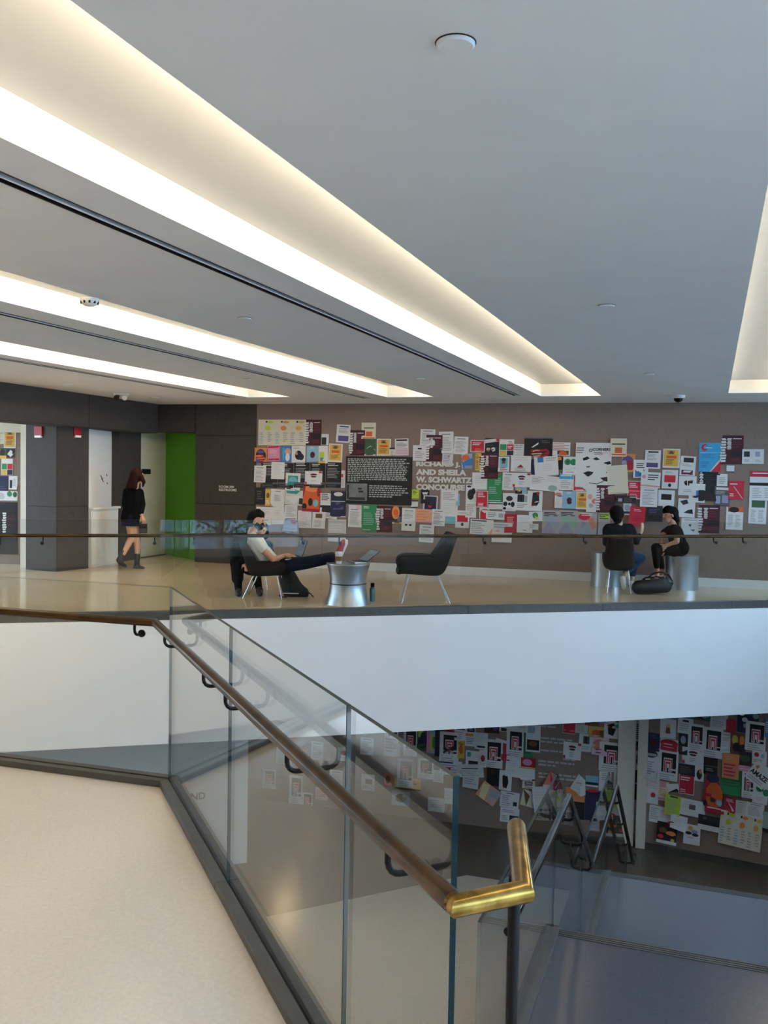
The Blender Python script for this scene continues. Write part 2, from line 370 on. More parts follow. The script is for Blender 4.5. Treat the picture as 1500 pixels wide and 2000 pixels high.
# ------------------------------------------------------------------ window walls that let the daylight in (right, behind, near left)
def window_wall(n,a,b_,z0,z1,nm,ncol,rows,solid=None):
    W=Wall(a,b_); t=thing('window_%d'%n,W.pt(W.L/2,z0),'tall mullioned window wall '+nm,'window',kind='structure')
    for k in range(ncol+1):
        u=W.L*k/ncol; q=MB(); W.slab(q,u-.04,u+.04,z0,z1,.16,.08); q.build('mullion',M_SHOE,t)
    for k in range(ncol):
        q=MB(); W.slab(q,W.L*k/ncol+.04,W.L*(k+1)/ncol-.04,z0+.06,z1-.06,.008,.004); q.build('pane',M_GLASS,t)
    for r in rows:
        q=MB(); W.slab(q,0,W.L,r-.03,r+.03,.12,.06); q.build('transom',M_SHOE,t)
    return t
window_wall(1,(7.5,13.6),(7.5,-1.6),.95,ZC,'along the right side',10,(.98,1.7,ZC-.03))
window_wall(3,(7.5,9.5),(7.5,1.1),-3.6,-1.75,'low along the right side',6,(-3.57,-1.78))
b=MB(); b.seg((7.55,13.7),(7.55,-1.7),.2,-1.75,.95); b.seg((7.55,13.7),(7.55,-1.7),.2,ZL,-3.6); b.seg((7.55,13.7),(7.55,9.5),.2,-3.6,-1.75); tag(b.build('wall_right',M_WALL),kind='structure')
window_wall(4,(7.4,-1.6),(4.3,-1.6),.5,ZC,'behind the stairs',3,(.53,1.6,ZC-.03))
window_wall(2,(4.2,-1.6),(1.0,-1.6),-.04,ZC,'behind the near floor',3,(0,1.0,ZC-.03))
for i,(a,c) in enumerate((((7.5,-1.6),(4.2,-1.6)),((1.0,-1.6),(-9,-1.6)))):
    b=MB(); b.seg(a,c,.2,-.3,ZC if i else .5,off=.1); tag(b.build('wall_behind_%s'%('right','left')[i],M_WALL),kind='structure')
b=MB(); b.seg((-9,-1.6),(-9,8.2),.2,-.3,ZC); tag(b.build('wall_near_left',M_WHITE),kind='structure')
b=MB(); b.seg((-12,.9),(-12,20),.2,ZL,ZC); b.seg((-12,8.1),(-8.9,8.1),.2,-.3,ZC); b.seg((-9,-1.6),(-12,.9),.2,-.3,ZC); tag(b.build('wall_side_left',M_WHITE),kind='structure')
b=MB(); b.seg((2.9,14.9),(7.5,13.9),.1,ZL,ZS); tag(b.build('wall_lower_rear',M_WHITE),kind='structure')
b=MB(); b.prism([(-40,-40),(50,-40),(50,40),(-40,40)],ZL-.5,ZL-.35); tag(b.build('ground',mat('pavement','8a8884',.95,noise=.1,nscale=2)),kind='structure')
b=MB(); b.seg((-12,1.0),(7.5,1.0),.2,ZL,-.3); tag(b.build('wall_under',M_WHITE),kind='structure')
# ================================================================== GLASS GUARDS
def glass_panel(parent,a,c,zb0,zb1,zt0,zt1,th=.014,ends=(2,2)):
    """upright pane from plan a to c; bottom/top heights at each end; clear faces, dark green edges"""
    a=Vector((a[0],a[1],0)); c=Vector((c[0],c[1],0)); d=(c-a).normalized(); n=Vector((-d.y,d.x,0))*th/2
    z=Vector((0,0,1)); q=MB()
    A0,A1,C0,C1=a+z*zb0,a+z*zt0,c+z*zb1,c+z*zt1
    q.quad(A0-n,C0-n,C1-n,A1-n,mi=0); q.quad(C0+n,A0+n,A1+n,C1+n,mi=0)
    q.quad(A1-n,C1-n,C1+n,A1+n,mi=1); q.quad(A0-n,A1-n,A1+n,A0+n,mi={2:0,5:2}.get(ends[0],ends[0])); q.quad(C0-n,C0+n,C1+n,C1-n,mi=ends[1])
    return q.build('glass_panel',[M_GLASS,M_GEDGE,M_GSEAM],parent)
def bracket(parent,rail,glassp,drop=.075,r=.0075):
    """J-shaped bracket: saddle under the rail, arm down and across to a disc on the glass"""
    rail=Vector(rail); g=Vector(glassp); g.z=rail.z-drop
    lo=Vector((rail.x,rail.y,rail.z-drop)); h=(g-lo); L=h.length; h.normalize()
    pts=[rail-Vector((0,0,.018)),Vector((rail.x,rail.y,rail.z-drop+.03))]
    for k in range(1,5):
        a=math.pi/2*k/4; pts.append(lo+h*(.03*(1-math.cos(a)))+Vector((0,0,.03*(1-math.sin(a)))))
    pts.append(g-h*.008)
    q=MB(); q.tube(pts,r,10); o=q.build('bracket',M_BLACK,parent,smooth=True)
    q=MB(); q.tube([g-h*.016,g-h*.007],.02,16); q.build('disc',M_BLACK,o,smooth=True)
    return o
RZ=.83
# ---- near guard
g=thing('glass_guardrail',(NC.x,NC.y,-.035),'near glass guard with bronze handrail turning a corner above the stairwell','guardrail')
cam_n_r=Vector((-ND.y,ND.x,0)); cam_n_r=cam_n_r if cam_n_r.x<0 else -cam_n_r     # camera side of right run
cam_n_l=Vector((-NL.y,NL.x,0)); cam_n_l=cam_n_l if cam_n_l.y<0 else -cam_n_l
def on_r(t): return NC+ND*t
def on_l(t): return NC+NL*t
ts=[.004,1.30,2.585,3.195]
for k in range(3): glass_panel(g,on_r(ts[k]+.003),on_r(ts[k+1]-.003),-.03,-.03,1.005,1.005,ends=(5 if k==0 else 2,1 if k==2 else 2))
ls=[.006,2.6,5.2,7.6]
for k in range(3): glass_panel(g,on_l(ls[k]+.003),on_l(ls[k+1]-.003),-.03,-.03,1.005,1.005)
# base shoe: two channel cheeks with the groove between, joints at the pane seams
def xpt(off_r,off_l):   # corner of lines offset from both runs (towards the camera side)
    p1=NC+cam_n_r*off_r; p2=NC+cam_n_l*off_l
    A=np.array([[ND.x,-NL.x],[ND.y,-NL.y]]); s=np.linalg.solve(A,np.array([p2.x-p1.x,p2.y-p1.y])); return p1+ND*float(s[0])
def strip(o0,o1,along,t0,t1,nn,c0=None,c1=None):
    q=MB(); p=[]
    a=(c0 or along(t0)+nn*o0); b_=(along(t1)+nn*o0); c=(along(t1)+nn*o1); d=(c1 or along(t0)+nn*o1)
    q.prism([(a.x,a.y),(b_.x,b_.y),(c.x,c.y),(d.x,d.y)],-.29 if o1<0 else -.034,0); return q.build('base_shoe',M_SHOE,g,bevel=.002)
for (o0,o1) in ((.055,.0085),(-.0085,-.055)):
    ci,co=xpt(o0,o0),xpt(o1,o1)
    strip(o0,o1,on_r,0,1.300,cam_n_r,ci,co); strip(o0,o1,on_r,1.304,3.205,cam_n_r)
    strip(o0,o1,on_l,0,2.6,cam_n_l,ci,co); strip(o0,o1,on_l,2.604,7.6,cam_n_l)
q=MB(); q.seg(on_r(0),on_r(3.205),.018,-.05,-.02); q.seg(on_l(0),on_l(7.6),.018,-.05,-.02); q.build('groove',M_BLACK,g)
ro=.086
rc=xpt(ro,ro)+Vector((0,0,RZ)); re_=NE+ND*.172+cam_n_r*ro+Vector((0,0,RZ))
rl=on_l(7.6)+cam_n_l*ro+Vector((0,0,RZ))
q=MB(); q.tube([rl,rc,re_],.0212,24); q.build('handrail',M_BRONZE,g,smooth=True)
r1=Vector((.277,1.730,RZ)); r2=Vector((.3106,2.064,RZ)); r3=r2+Vector((.0,1.75,-1.05)); 
q=MB(); q.tube([re_-ND*.012,re_,r1,r2-(r2-r1).normalized()*.012,r2-(r2-r1).normalized()*.004,r2],.0212,24,radii=[.0212]*4+[.019,.011]); q.build('rail_return',M_BRASS,g,smooth=True)
q=MB(); pm=r1+(r2-r1)*.28; q.tube([(pm.x-.012,pm.y,RZ-.01),(pm.x-.012,pm.y,-.04)],.0125,16); o=q.build('post',M_BLACK,g,smooth=True)
q=MB(); q.tube([(pm.x-.012,pm.y,-.036),(pm.x-.012,pm.y,-.028)],.035,20); q.build('post_foot',M_BLACK,o,smooth=True)
for t in (.32,1.2,1.57,2.32,3.05):
    p=on_r(t); bracket(g,p+cam_n_r*ro+Vector((0,0,RZ)),p+cam_n_r*.007)
for t in (.16,2.3,2.9): 
    p=on_l(t); bracket(g,p+cam_n_l*ro+Vector((0,0,RZ)),p+cam_n_l*.007)
# ---- far mezzanine guard
def EP(X): return Vector((X,edge_y(X),0))
ed=(EP(1)-EP(0)).normalized(); en=Vector((ed.y,-ed.x,0))     # camera side
f=thing('glass_guardrail',EP(0),'long glass guard with bronze handrail along the far mezzanine edge','guardrail')
def x_at(px):   # plan X on the edge line seen at this pixel column
    d=ray(px,1180); k=d.x/d.y; return 11.08*k/(1-.247*k)
seams=[-11.5,-9.6,-7.8,-6.0]+[x_at(v) for v in (40,340,627,912,1173,1425)]+[6.9]
for a,c in zip(seams[:-1],seams[1:]):
    glass_panel(f,EP(a)+ed*.006,EP(c)-ed*.006,-.02,-.02,1.04,1.04,ends=(0,0))
    A,Cc=EP(a),EP(c); L=(Cc-A).length
    for t in (.22,L-.22):
        p=A+ed*t; bracket(f,p-en*.08+Vector((0,0,.855)),p-en*.007,.08,.009)
    q=MB(); q.seg((A+ed*.002)[:2],(Cc-ed*.002)[:2],.10,-.09,.005); q.build('base_shoe',M_SHOE,f)
q=MB(); q.tube([EP(-11.5)-en*.08+Vector((0,0,.855)),EP(6.9)-en*.08+Vector((0,0,.855))],.02,16); q.build('handrail',M_BRONZE,f,smooth=True)
# ---- stair guard along the two landings and their flights
s=thing('glass_guardrail',sq(S1N,QL,Z1),'glass stair guard with dark handrail stepping down beside both landings','guardrail')
def ruv(ss,z,q=QL): v=sq(ss,q); return Vector((v.x,v.y,z))
runs=[(3.72,S1N,Z1,Z1),(S1N,S1N+1.45,Z1,Z2),(S1N+1.45,S2N,Z2,Z2),(S2N,S2N+2.61,Z2,ZL)]
GH=.98
for (s0,s1,z0,z1) in runs:
    flat=z0==z1
    glass_panel(s,sq(s0+.01,QL),sq(s1-.01,QL),z0-(0 if flat else .12),z1-(0 if flat else .12),z0+GH,z1+GH,.014)
    q=MB(); d=(ruv(s1,z1)-ruv(s0,z0)); L=d.length; d.normalize(); c=(ruv(s0,z0)+ruv(s1,z1))/2
    up=QQ.cross(d).normalized(); q.box(c-up*(.0 if flat else .06),(L/2,.045,.012 if flat else .08),(d,QQ,up)); q.build('base_shoe',M_SHOE,s)
RQ=QL+.08; rh=.85
pts=[ruv(3.95,Z1+rh,RQ),ruv(S1N,Z1+rh,RQ),ruv(S1N+1.45,Z2+rh,RQ),ruv(S2N,Z2+rh,RQ),ruv(S2N+2.61,ZL+rh,RQ),ruv(S2N+2.9,ZL+rh,RQ)]
M_RAIL2=mat('dark_bronze_rail','4a4038',.16,.9,noise=.1)
q=MB(); q.tube(pts,.02,16); q.build('handrail',M_RAIL2,s,smooth=True)
for (i,fr) in ((0,.3),(0,.9),(1,.15),(1,.5),(1,.9),(2,.15),(2,.85),(3,.1),(3,.35),(3,.62),(3,.9)):
    p=pts[i].lerp(pts[i+1],fr); bracket(s,p,p-QQ*.073,.075,.011)
# second guard on the flight seen further right
# ================================================================== CEILING FITTINGS
def disc(px,py,r,label,cat='ceiling disc',m=None,z=ZC,th=.012,name='ceiling_disc',group='round ceiling discs'):
    p=at_z(px,py,z); t=thing(name,(p.x,p.y,z),label,cat,group)
    q=MB(); q.lathe([(r*.2,0),(r*.9,0),(r,th*.4),(r,th)],(p.x,p.y,z-th),24); q.build('cover',m or M_CEIL,t,smooth=True)
    q=MB(); q.lathe([(r*1.0,0),(r*1.06,.001),(r*1.06,.0025),(r,.003)],(p.x,p.y,z-.0029),24); q.build('rim',M_JOINT,t)
for (x,y,r,l) in ((890,83,.051,'large white disc at the top of the view'),(1185,596,.052,'white disc with dark gap right of the widest cove'),(1268,730,.055,'small disc above the dome camera'),
    (478,621,.05,'disc between the widest cove and the second cove'),(483,740,.05,'disc between the second and third coves'),(822,738,.05,'disc near the far end of the widest air slot'),
    (652,778,.05,'tiny disc above the dark poster beside the planner'),(962,779,.05,'tiny disc above the black glossy poster')):
    disc(x,y,r,'round ceiling cover, '+l)
for (x,y,l) in ((130,750,'left of the two'),(300,776,'right of the two')):
    p=at_z(x,y,ZC); t=thing('downlight',(p.x,p.y,ZC),'glowing round downlight before the grey header, '+l,'downlight','downlights')
    q=MB(); q.lathe([(.055,0),(.075,.002),(.075,.012),(.055,.012)],(p.x,p.y,ZC-.01),24); q.build('trim_ring',M_COVE,t,smooth=True)
    q=MB(); q.lathe([(.01,0),(.054,0),(.054,.004),(.01,.004)],(p.x,p.y,ZC-.006),24); q.build('lens',M_LED,t)
    l=bpy.data.lights.new('downlight_lamp','SPOT'); l.energy=DOWN_W; l.color=(1,.82,.55); l.spot_size=1.9; l.spot_blend=.8; l.shadow_soft_size=.05
    lo=bpy.data.objects.new('downlight_lamp',l); COL.objects.link(lo); lo.location=(0,0,-.03); lo.parent=t
for i,(x,y) in enumerate(((-3.6,1.2),(-4.6,3.6),(-4.3,7.6),(-5.6,8.6))):  # unseen downlights added to warm the left side
    t=thing('downlight',(x,y,ZC),'added unseen downlight left of the view, %s from the camera'%('nearest','second','third','farthest')[i],'downlight','downlights')
    q=MB(); q.lathe([(.055,0),(.075,.002),(.075,.012),(.055,.012)],(x,y,ZC-.01),24); q.build('trim_ring',M_COVE,t,smooth=True)
    q=MB(); q.lathe([(.01,0),(.054,0),(.054,.004),(.01,.004)],(x,y,ZC-.006),24); q.build('lens',M_LED,t)
    l=bpy.data.lights.new('downlight_lamp','SPOT'); l.energy=SIDE_W*(1 if i<2 else 1.5); l.color=(1,.70,.38); l.spot_size=2.5; l.spot_blend=.9; l.shadow_soft_size=.12
    lo=bpy.data.objects.new('downlight_lamp',l); COL.objects.link(lo); lo.location=(0,0,-.03); lo.parent=t
# dome camera
p=at_z(1325,772,ZC); t=thing('dome_camera',(p.x,p.y,ZC),'small dark dome camera under the ceiling at right','camera')
q=MB(); q.lathe([(.03,0),(.085,.005),(.09,.03),(.09,.045)],(p.x,p.y,ZC-.045),24); q.build('housing',M_CEIL,t,smooth=True)
q=MB(); q.lathe([(.005,0),(.035,.008),(.055,.03),(.062,.06)],(p.x,p.y,ZC-.1),24); q.build('dome',M_BLACK,t,smooth=True)
# smoke detector on the second cove edge
p=at_z(175,583,ZC); t=thing('smoke_detector',(p.x,p.y,ZC),'white vented smoke detector at the edge of the second cove','detector')
q=MB(); q.lathe([(.03,0),(.05,.012),(.06,.03),(.065,.05)],(p.x,p.y,ZC-.05),24); q.build('body',M_COVE,t,smooth=True)
for k in range(10):
    a=2*math.pi*k/10; q=MB(); q.box((p.x+.054*math.cos(a),p.y+.054*math.sin(a),ZC-.028),(.006,.006,.008)); q.build('vent',M_JOINT,t)
# twin-head emergency light
p=at_z(237,768,ZC); t=thing('emergency_light',(p.x,p.y,ZC),'twin-headed emergency light between the two downlights','lamp')
q=MB(); q.box((p.x,p.y,ZC-.015),(.11,.05,.015)); q.build('plate',M_COVE,t,bevel=.005)
for dx in (-.06,.06):
    q=MB(); q.tube([(p.x+dx,p.y+.02,ZC-.04),(p.x+dx,p.y-.05,ZC-.075)],.035,16,radii=[.03,.04]); q.build('head',M_BLACK if dx<0 else M_COVE,t,smooth=True)
# fire alarm strobes
M_RED=mat('alarm_red','a00e14',.4,noise=.05); M_WLENS=mat('lens_white','f2f0ec',.3)
WcL=Wall((cA.x,cA.y),(cB.x,cB.y)); WcR=Wall((cB.x,cB.y),(cC.x,cC.y))
for W,x0,x1,l in ((WcL,69,84,'red wall strobe on the left face of the grey column'),(WcR,143,157,'red wall strobe on the right face of the grey column')):
    u0,z1=W.pix(x0,833); u1,z0=W.pix(x1,855)
    t=thing('fire_alarm',W.pt((u0+u1)/2,z0),l,'alarm','fire alarm strobes')
    q=MB(); W.slab(q,u0,u1,z0+.02,z1,.03,.03); q.build('housing',M_RED,t,bevel=.006)
    q=MB(); W.slab(q,u0+.015,u1-.015,z0,z0+.035,.035,.035); q.build('lens',M_WLENS,t,bevel=.004)
# white counter unit
t0=at_z(173,1109,0); t1=at_z(236,1096,0); WK=Wall((t0.x+.02,t0.y+.02),(t1.x+.02,t1.y-.3))
t=thing('counter',WK.pt(WK.L/2,0),'white counter unit between the grey column and dark pier','counter')
q=MB(); WK.slab(q,.0,WK.L,0,.93,.07,.02); q.build('body',M_WHITE,t,bevel=.004)
q=MB(); WK.slab(q,.0,WK.L+.03,.93,.965,.1,.05); q.build('top',M_WHITE,t,bevel=.004)
for k in (1,):
    q=MB(); WK.slab(q,.02,WK.L-.02,.05,.9,.012,.031); q.build('front_panel',M_WHITE,t,bevel=.003)
for i,(x,y,a) in enumerate(((198,932,35),(200,938,30),(208,928,50),(209,944,40))):
    u,z=W1.pix(x,y,-.06); d=Vector((math.cos(math.radians(a)),0,-math.sin(math.radians(a))))
    q=MB(); c=W1.pt(u,z,-.056); dd=W1.e*d.x+Vector((0,0,d.z)); q.box(c,(.05 if i<2 else .02,.003,.006),(dd,W1.n,W1.n.cross(dd).normalized()))
    o=q.build('wall_scratch',M_JOINT); tag(o,'dark stroke on the white wall left of the pier, '+['upper long one','lower long one','short one near the top','short one lowest down'][i],'mark','dark strokes on white wall')
# door sign
u,z=W3.pix(287,921,-.0); q=MB(); W3.slab(q,u-.13,u+.13,z-.045,z+.045,.02,.0); tag(q.build('door_sign',M_BLACK,bevel=.003),'small black sign beside the standing woman\'s head','sign')
# ================================================================== LETTERING
def text_geo(s,bold=0.0):
    cu=bpy.data.curves.new('lettering','FONT'); cu.body=s; cu.resolution_u=3; cu.offset=bold; cu.size=1
    o=bpy.data.objects.new('lettering_tmp',cu); COL.objects.link(o)
    dg=bpy.context.evaluated_depsgraph_get(); me=bpy.data.meshes.new_from_object(o.evaluated_get(dg))
    v=[(q.co.x,q.co.y) for q in me.vertices]; f=[tuple(q.vertices) for q in me.polygons]
    bpy.data.objects.remove(o); bpy.data.meshes.remove(me); bpy.data.curves.remove(cu)
    x0=min(a for a,_ in v); x1=max(a for a,_ in v); y0=min(b_ for _,b_ in v); y1=max(b_ for _,b_ in v)
    return [((a-x0)/(x1-x0),(y1-b_)/(y1-y0)) for a,b_ in v],f,(x1-x0)/(y1-y0)
# printed sheets share one material that reads the ink colour of each face
mp_=bpy.data.materials.new('printed_paper'); mp_.use_nodes=True; nt=mp_.node_tree; bs=nt.nodes['Principled BSDF']
at=nt.nodes.new('ShaderNodeAttribute'); at.attribute_name='ink'
ns=nt.nodes.new('ShaderNodeTexNoise'); ns.inputs['Scale'].default_value=25
mx=nt.nodes.new('ShaderNodeMix'); mx.data_type='RGBA'; mx.blend_type='MULTIPLY'; mx.inputs[0].default_value=.12
nt.links.new(at.outputs['Color'],mx.inputs[6]); nt.links.new(ns.outputs[0],mx.inputs[7]); nt.links.new(mx.outputs[2],bs.inputs['Base Color'])
bs.inputs['Roughness'].default_value=.65
INK=dict(W='dcdad8',w='cfccc8',c='d9d0b8',k='1c1b1e',K='2e2c30',g='8d8a88',G='5d5b5c',l='aaa6a4',mar='4a1724',mr2='6a2535',red='c8253a',rd2='a81c30',grn='2f8a56',dgr='3a5a3c',lim='b6cf3c',
 yel='dcb04e',yl2='e3cf9a',org='d8602a',or2='e08a4a',ora='dca088',pnk='d98aa8',pn2='dcbcc4',blu='3f7fc0',lbl='8fb4cc',cyn='7ab6c4',tea='3a9a90',nav='252a4a',pur='5c4f86',lpu='9a94b4',brn='6e4c36',skn='c89878',gbl='9aa4b4',ggn='8eb09e',sal='d0806c',dte='1f6a5c',cya='3fa8d8')
INK={k:lin(v) for k,v in INK.items()}
def parse(rec):
    paper,_,rest=rec.partition('|'); out=[]
    for e in rest.split():
        kind=e[0]; body,_,col=e[1:].partition(':')
        n=[float(x) for x in body.split(',')] if kind!='x' else body
        c=INK[col] if kind!='x' else None
        if kind=='r': out.append(([(n[0],n[1]),(n[2],n[1]),(n[2],n[3]),(n[0],n[3])],c))
        elif kind=='e':
            out.append(([(n[0]+n[2]*math.cos(2*math.pi*k/14),n[1]+n[3]*math.sin(2*math.pi*k/14)) for k in range(14)],c))
        elif kind=='p': out.append(([(n[i],n[i+1]) for i in range(0,len(n),2)],c))
        elif kind=='t':          # block of small text lines
            step=n[4] if len(n)>4 else .075; y=n[1]
            while y<n[3]-step*.3:
                w=(n[2]-n[0])*random.uniform(.6,1); out.append(([(n[0],y),(n[0]+w,y),(n[0]+w,y+step*.45),(n[0],y+step*.45)],c)); y+=step
        elif kind=='s':          # jagged vertical white script
            for k in range(9):
                y=n[1]+(n[3]-n[1])*k/9; h=(n[3]-n[1])/9; d=random.uniform(.1,.35)*(n[2]-n[0])
                out.append(([(n[0]+d*random.random(),y+h*.08),(n[2]-d*random.random(),y),(n[2]-d*random.random(),y+h*.72),(n[0]+d,y+h*.8)],c))
        elif kind=='x':          # real lettering: x0,y0,x1,y1,WORDS:col
            p=body.split(',',4); x0,y0,x1,y1=map(float,p[:4]); vv,ff,_=text_geo(p[4].replace('_',' '),.03)
            cc=INK[e.rsplit(':',1)[1]]
            for f_ in ff: out.append(([(x0+(x1-x0)*vv[i][0],y0+(y1-y0)*vv[i][1]) for i in f_],cc))
    return INK[paper],out
def clip_rows(poly,rows):
    """cut a polygon at the given v rows so it follows the curl"""
    res=[poly]
    for r in rows:
        nx=[]
        for P in res:
            lo,hi=[],[]
            for i,a in enumerate(P):
                b_=P[(i+1)%len(P)]
                if a[1]<=r: lo.append(a)
                if a[1]>=r: hi.append(a)
                if (a[1]-r)*(b_[1]-r)<0:
                    t=(r-a[1])/(b_[1]-a[1]); c=(a[0]+(b_[0]-a[0])*t,r); lo.append(c); hi.append(c)
            for Q in (lo,hi):
                if len(Q)>=3 and max(q[1] for q in Q)-min(q[1] for q in Q)>1e-5: nx.append(Q)
        res=nx
    return res
LAYERS=[]
def sheet(W,u,z,w,h,rec,rot=0,curl=None,name='notice',outline=None,mk=None):
    """one pinned sheet on wall W centred at (u,z)"""
    paper,els=parse(rec)
    rad=math.hypot(w,h)/2*.85
    lay=0
    for (W2,u2,z2,w2,h2,l2) in LAYERS:
        if W2 is W and abs(u-u2)<(w+w2)/2 and abs(z-z2)<(h+h2)/2: lay=max(lay,l2+1)
    LAYERS.append((W,u,z,w,h,lay))
    off=.004+.0035*lay
    cl=random.uniform(.0,.02) if curl is None else curl
    ca,sa=math.cos(math.radians(rot)),math.sin(math.radians(rot))
    cside=random.choice((-1,0,1))
    o_=W.pt(u,z,off)
    def P(a,b_,lift):
        x=(a-.5)*w; y=(.5-b_)*h; X=x*ca+y*sa; Y=-x*sa+y*ca
        f=max(0,b_-.45)/.55; k=cl*f*f*(1+.6*cside*(a-.5)*2)
        return W.e*X+W.n*(k+lift)+Vector((0,0,Y))
    v=[];f=[];c=[]
    def add(poly,col,lift):
        for Q in clip_rows(poly,(.45,.7,.88)):
            i=len(v); v.extend(tuple(P(a,b_,lift)) for a,b_ in Q); f.append(tuple(range(i,i+len(Q)))); c.append(col)
    add(outline or [(0,0),(1,0),(1,1),(0,1)],paper,0)
    for k,(poly,col) in enumerate(els): add(poly,col,.0006+.00012*min(k,18))
    me=bpy.data.meshes.new(name); me.from_pydata(v,[],f); me.materials.append(mp_)
    a=me.attributes.new('ink','FLOAT_COLOR','FACE'); a.data.foreach_set('color',np.array([(*q,1) for q in c],dtype=np.float32).ravel())
    o=bpy.data.objects.new(name,me); COL.objects.link(o); o.location=o_
    return o
CROP={'b':(480,780,.23333),'c':(800,780,.23333),'d':(1120,780,.25333),'e':(750,1370,.25333),'f':(1100,1370,.26667),'g':(480,1400,.2),'h':(0,800,.16)}
NOTES=[]
def N(crop,x0,y0,x1,y1,rec,desc,rot=0,anchor=None,name='notice',W=None,curl=None,outline=None):
    ox,oy,k=CROP[crop]; px0,py0,px1,py1=ox+x0*k,oy+y0*k,ox+x1*k,oy+y1*k
    W=W or (WM if crop in 'bcdeg' else (WR if (px0+px1)/2>1262 else WM))
    cx,cy=(px0+px1)/2,(py0+py1)/2
    u,z=W.pix(cx,cy); w=W.pix(px1,cy)[0]-W.pix(px0,cy)[0]; h=W.pix(cx,py0)[1]-W.pix(cx,py1)[1]
    o=sheet(W,u,z,w,h,rec,rot,curl,name,outline); NOTES.append([o,desc,cx,cy,px1-px0,py1-py0,anchor,'upper' if cy<1300 else 'lower'])
T='t.12,.3,.88,.92:g'
MAR='mar|s-.12,.1,.22,.95:W s.2,.1,.45,.5:W r.5,.1,.9,.13:w t.5,.2,.9,.45,.09:mr2 r.42,.55,.95,.75:k t.45,.8,.9,.95,.07:mr2'
YEL='W|r.06,.05,.9,.92:yel e.48,.2,.14,.07:brn t.25,.1,.75,.3,.07:brn r.2,.36,.78,.5:org t.18,.55,.8,.85,.06:brn'
RED='w|r.05,.04,.95,.95:red t.15,.12,.85,.4,.1:W r.12,.55,.9,.57:W t.2,.72,.8,.92,.08:pn2'
LIP='W|e.5,.28,.2,.09:mar e.5,.42,.16,.07:mr2 r.38,.32,.66,.36:W r.8,.02,.98,.16:red r.02,.8,.14,.98:red t.35,.6,.65,.9,.1:l'
SPI='W|r.2,.1,.9,.74:k r.3,.26,.72,.72:W r.33,.3,.7,.7:red r.38,.35,.65,.72:W r.41,.39,.62,.7:red r.45,.45,.58,.72:W r.48,.49,.55,.74:k r.6,.6,.9,.66:w t.12,.8,.85,.97,.07:l'
CAL='c|p.16,.05,.19,.05,.19,.12,.15,.12:k e.26,.1,.07,.05:lim e.2,.33,.06,.09:lim p.48,.05,.51,.05,.51,.12,.47,.12:k e.58,.1,.07,.05:or2 e.53,.33,.06,.09:or2 p.8,.05,.83,.05,.83,.12,.79,.12:k e.9,.1,.07,.05:yel e.85,.33,.06,.09:yel t.03,.5,.13,.95,.08:lbl t.2,.5,.3,.9,.08:gbl t.36,.5,.46,.95,.08:lbl t.52,.5,.62,.9,.08:l t.68,.5,.78,.95,.08:gbl t.86,.5,.96,.9,.08:l r.0,.78,1,.79:l'
POT='lbl|e.5,.55,.2,.2:mar p.4,.35,.5,.5,.45,.52:k p.62,.35,.55,.5,.6,.52:k t.3,.05,.7,.15,.06:W'
def TX(p='W',ink='l'): return p+'|r.2,.1,.8,.15:g t.12,.25,.88,.92:'+ink
# ---- upper wall, left third
N('b',105,170,505,385,CAL,'wide cream wall planner with three coloured swatches',0,'the wide cream planner')
N('b',630,290,695,385,'W|r.1,.3,.7,.95:K','narrow white flyer with a dark photo')
N('b',505,170,635,385,MAR,'maroon poster with white jagged script')
N('b',760,212,875,362,'W|r.2,.08,.85,.14:K t.15,.2,.85,.5:l r.15,.62,.9,.92:pur','tilted white flyer with a purple block',3,'the purple-block flyer')
N('b',970,195,1090,330,'c|r.15,.3,.85,.36:k r.3,.55,.75,.85:org r.1,.92,.95,.99:org','pale yellow flyer with a red square')
N('b',875,258,998,470,MAR,'maroon poster with white jagged script')
N('b',998,330,1090,470,'dgr|p.05,.6,.5,.4,.95,.65,.95,.7,.5,.46,.05,.66:ggn t.1,.1,.9,.3:dgr r0,.93,1,1:W','dark green leafy photo card with white edge',0,'the leafy green card')
N('b',1098,330,1215,472,YEL,'yellow card with dark print')
N('b',1205,405,1250,470,'W|r0,0,1,.2:k t.15,.4,.85,.9,.15:l','tiny white card with a black top edge')
N('b',1250,328,1365,470,'W|r.1,.05,.9,.14:K t.1,.25,.9,.5:g r.05,.55,.95,.95:pn2 r.05,.7,.95,.72:pnk r.05,.85,.95,.87:pnk','white timetable sheet with a pink grid',-2,'the pink timetable')
N('b',75,405,178,520,'or2|e.5,.6,.42,.5:nav e.45,.75,.35,.3:red e.3,.9,.2,.2:pur e.5,.3,.3,.1:pur','orange and navy swirling art poster')
N('b',185,385,285,515,'pnk|r.05,.05,.95,.16:red t.15,.25,.85,.7:pn2 r.05,.85,.95,.95:red','pink sheet with red bars',-3)
N('b',385,390,500,530,'W|e.5,.55,.26,.28:k e.7,.65,.2,.2:nav p.2,.5,.4,.3,.45,.55:skn t.1,.05,.8,.2:l','white sheet with a round black figure')
N('b',300,390,385,525,'blu|e.62,.35,.3,.22:ora e.6,.7,.22,.25:W r.1,.1,.3,.9:cya','bright blue sheet with a peach figure')
N('b',610,390,690,535,'W|r.1,.35,.6,.8:lim r.2,.5,.5,.95:blu r.0,.85,.7,1:yel','white sheet with green, blue and yellow patches')
N('b',510,392,610,525,POT,'light blue card with a dark red pot')
N('b',695,372,810,525,YEL,'yellow card with dark print',2)
for k,(x0,x1) in enumerate(((130,265),(268,400),(405,535),(540,665),(672,800))):
    N('b',x0,530+k%2*4,x1,740,'k|t.12,.04,.8,.14,.06:W t.1,.22,.9,.6,.06:g r.0,.78,1,.86:G t.1,.9,.9,.98,.05:G','black text placard in the row of five')
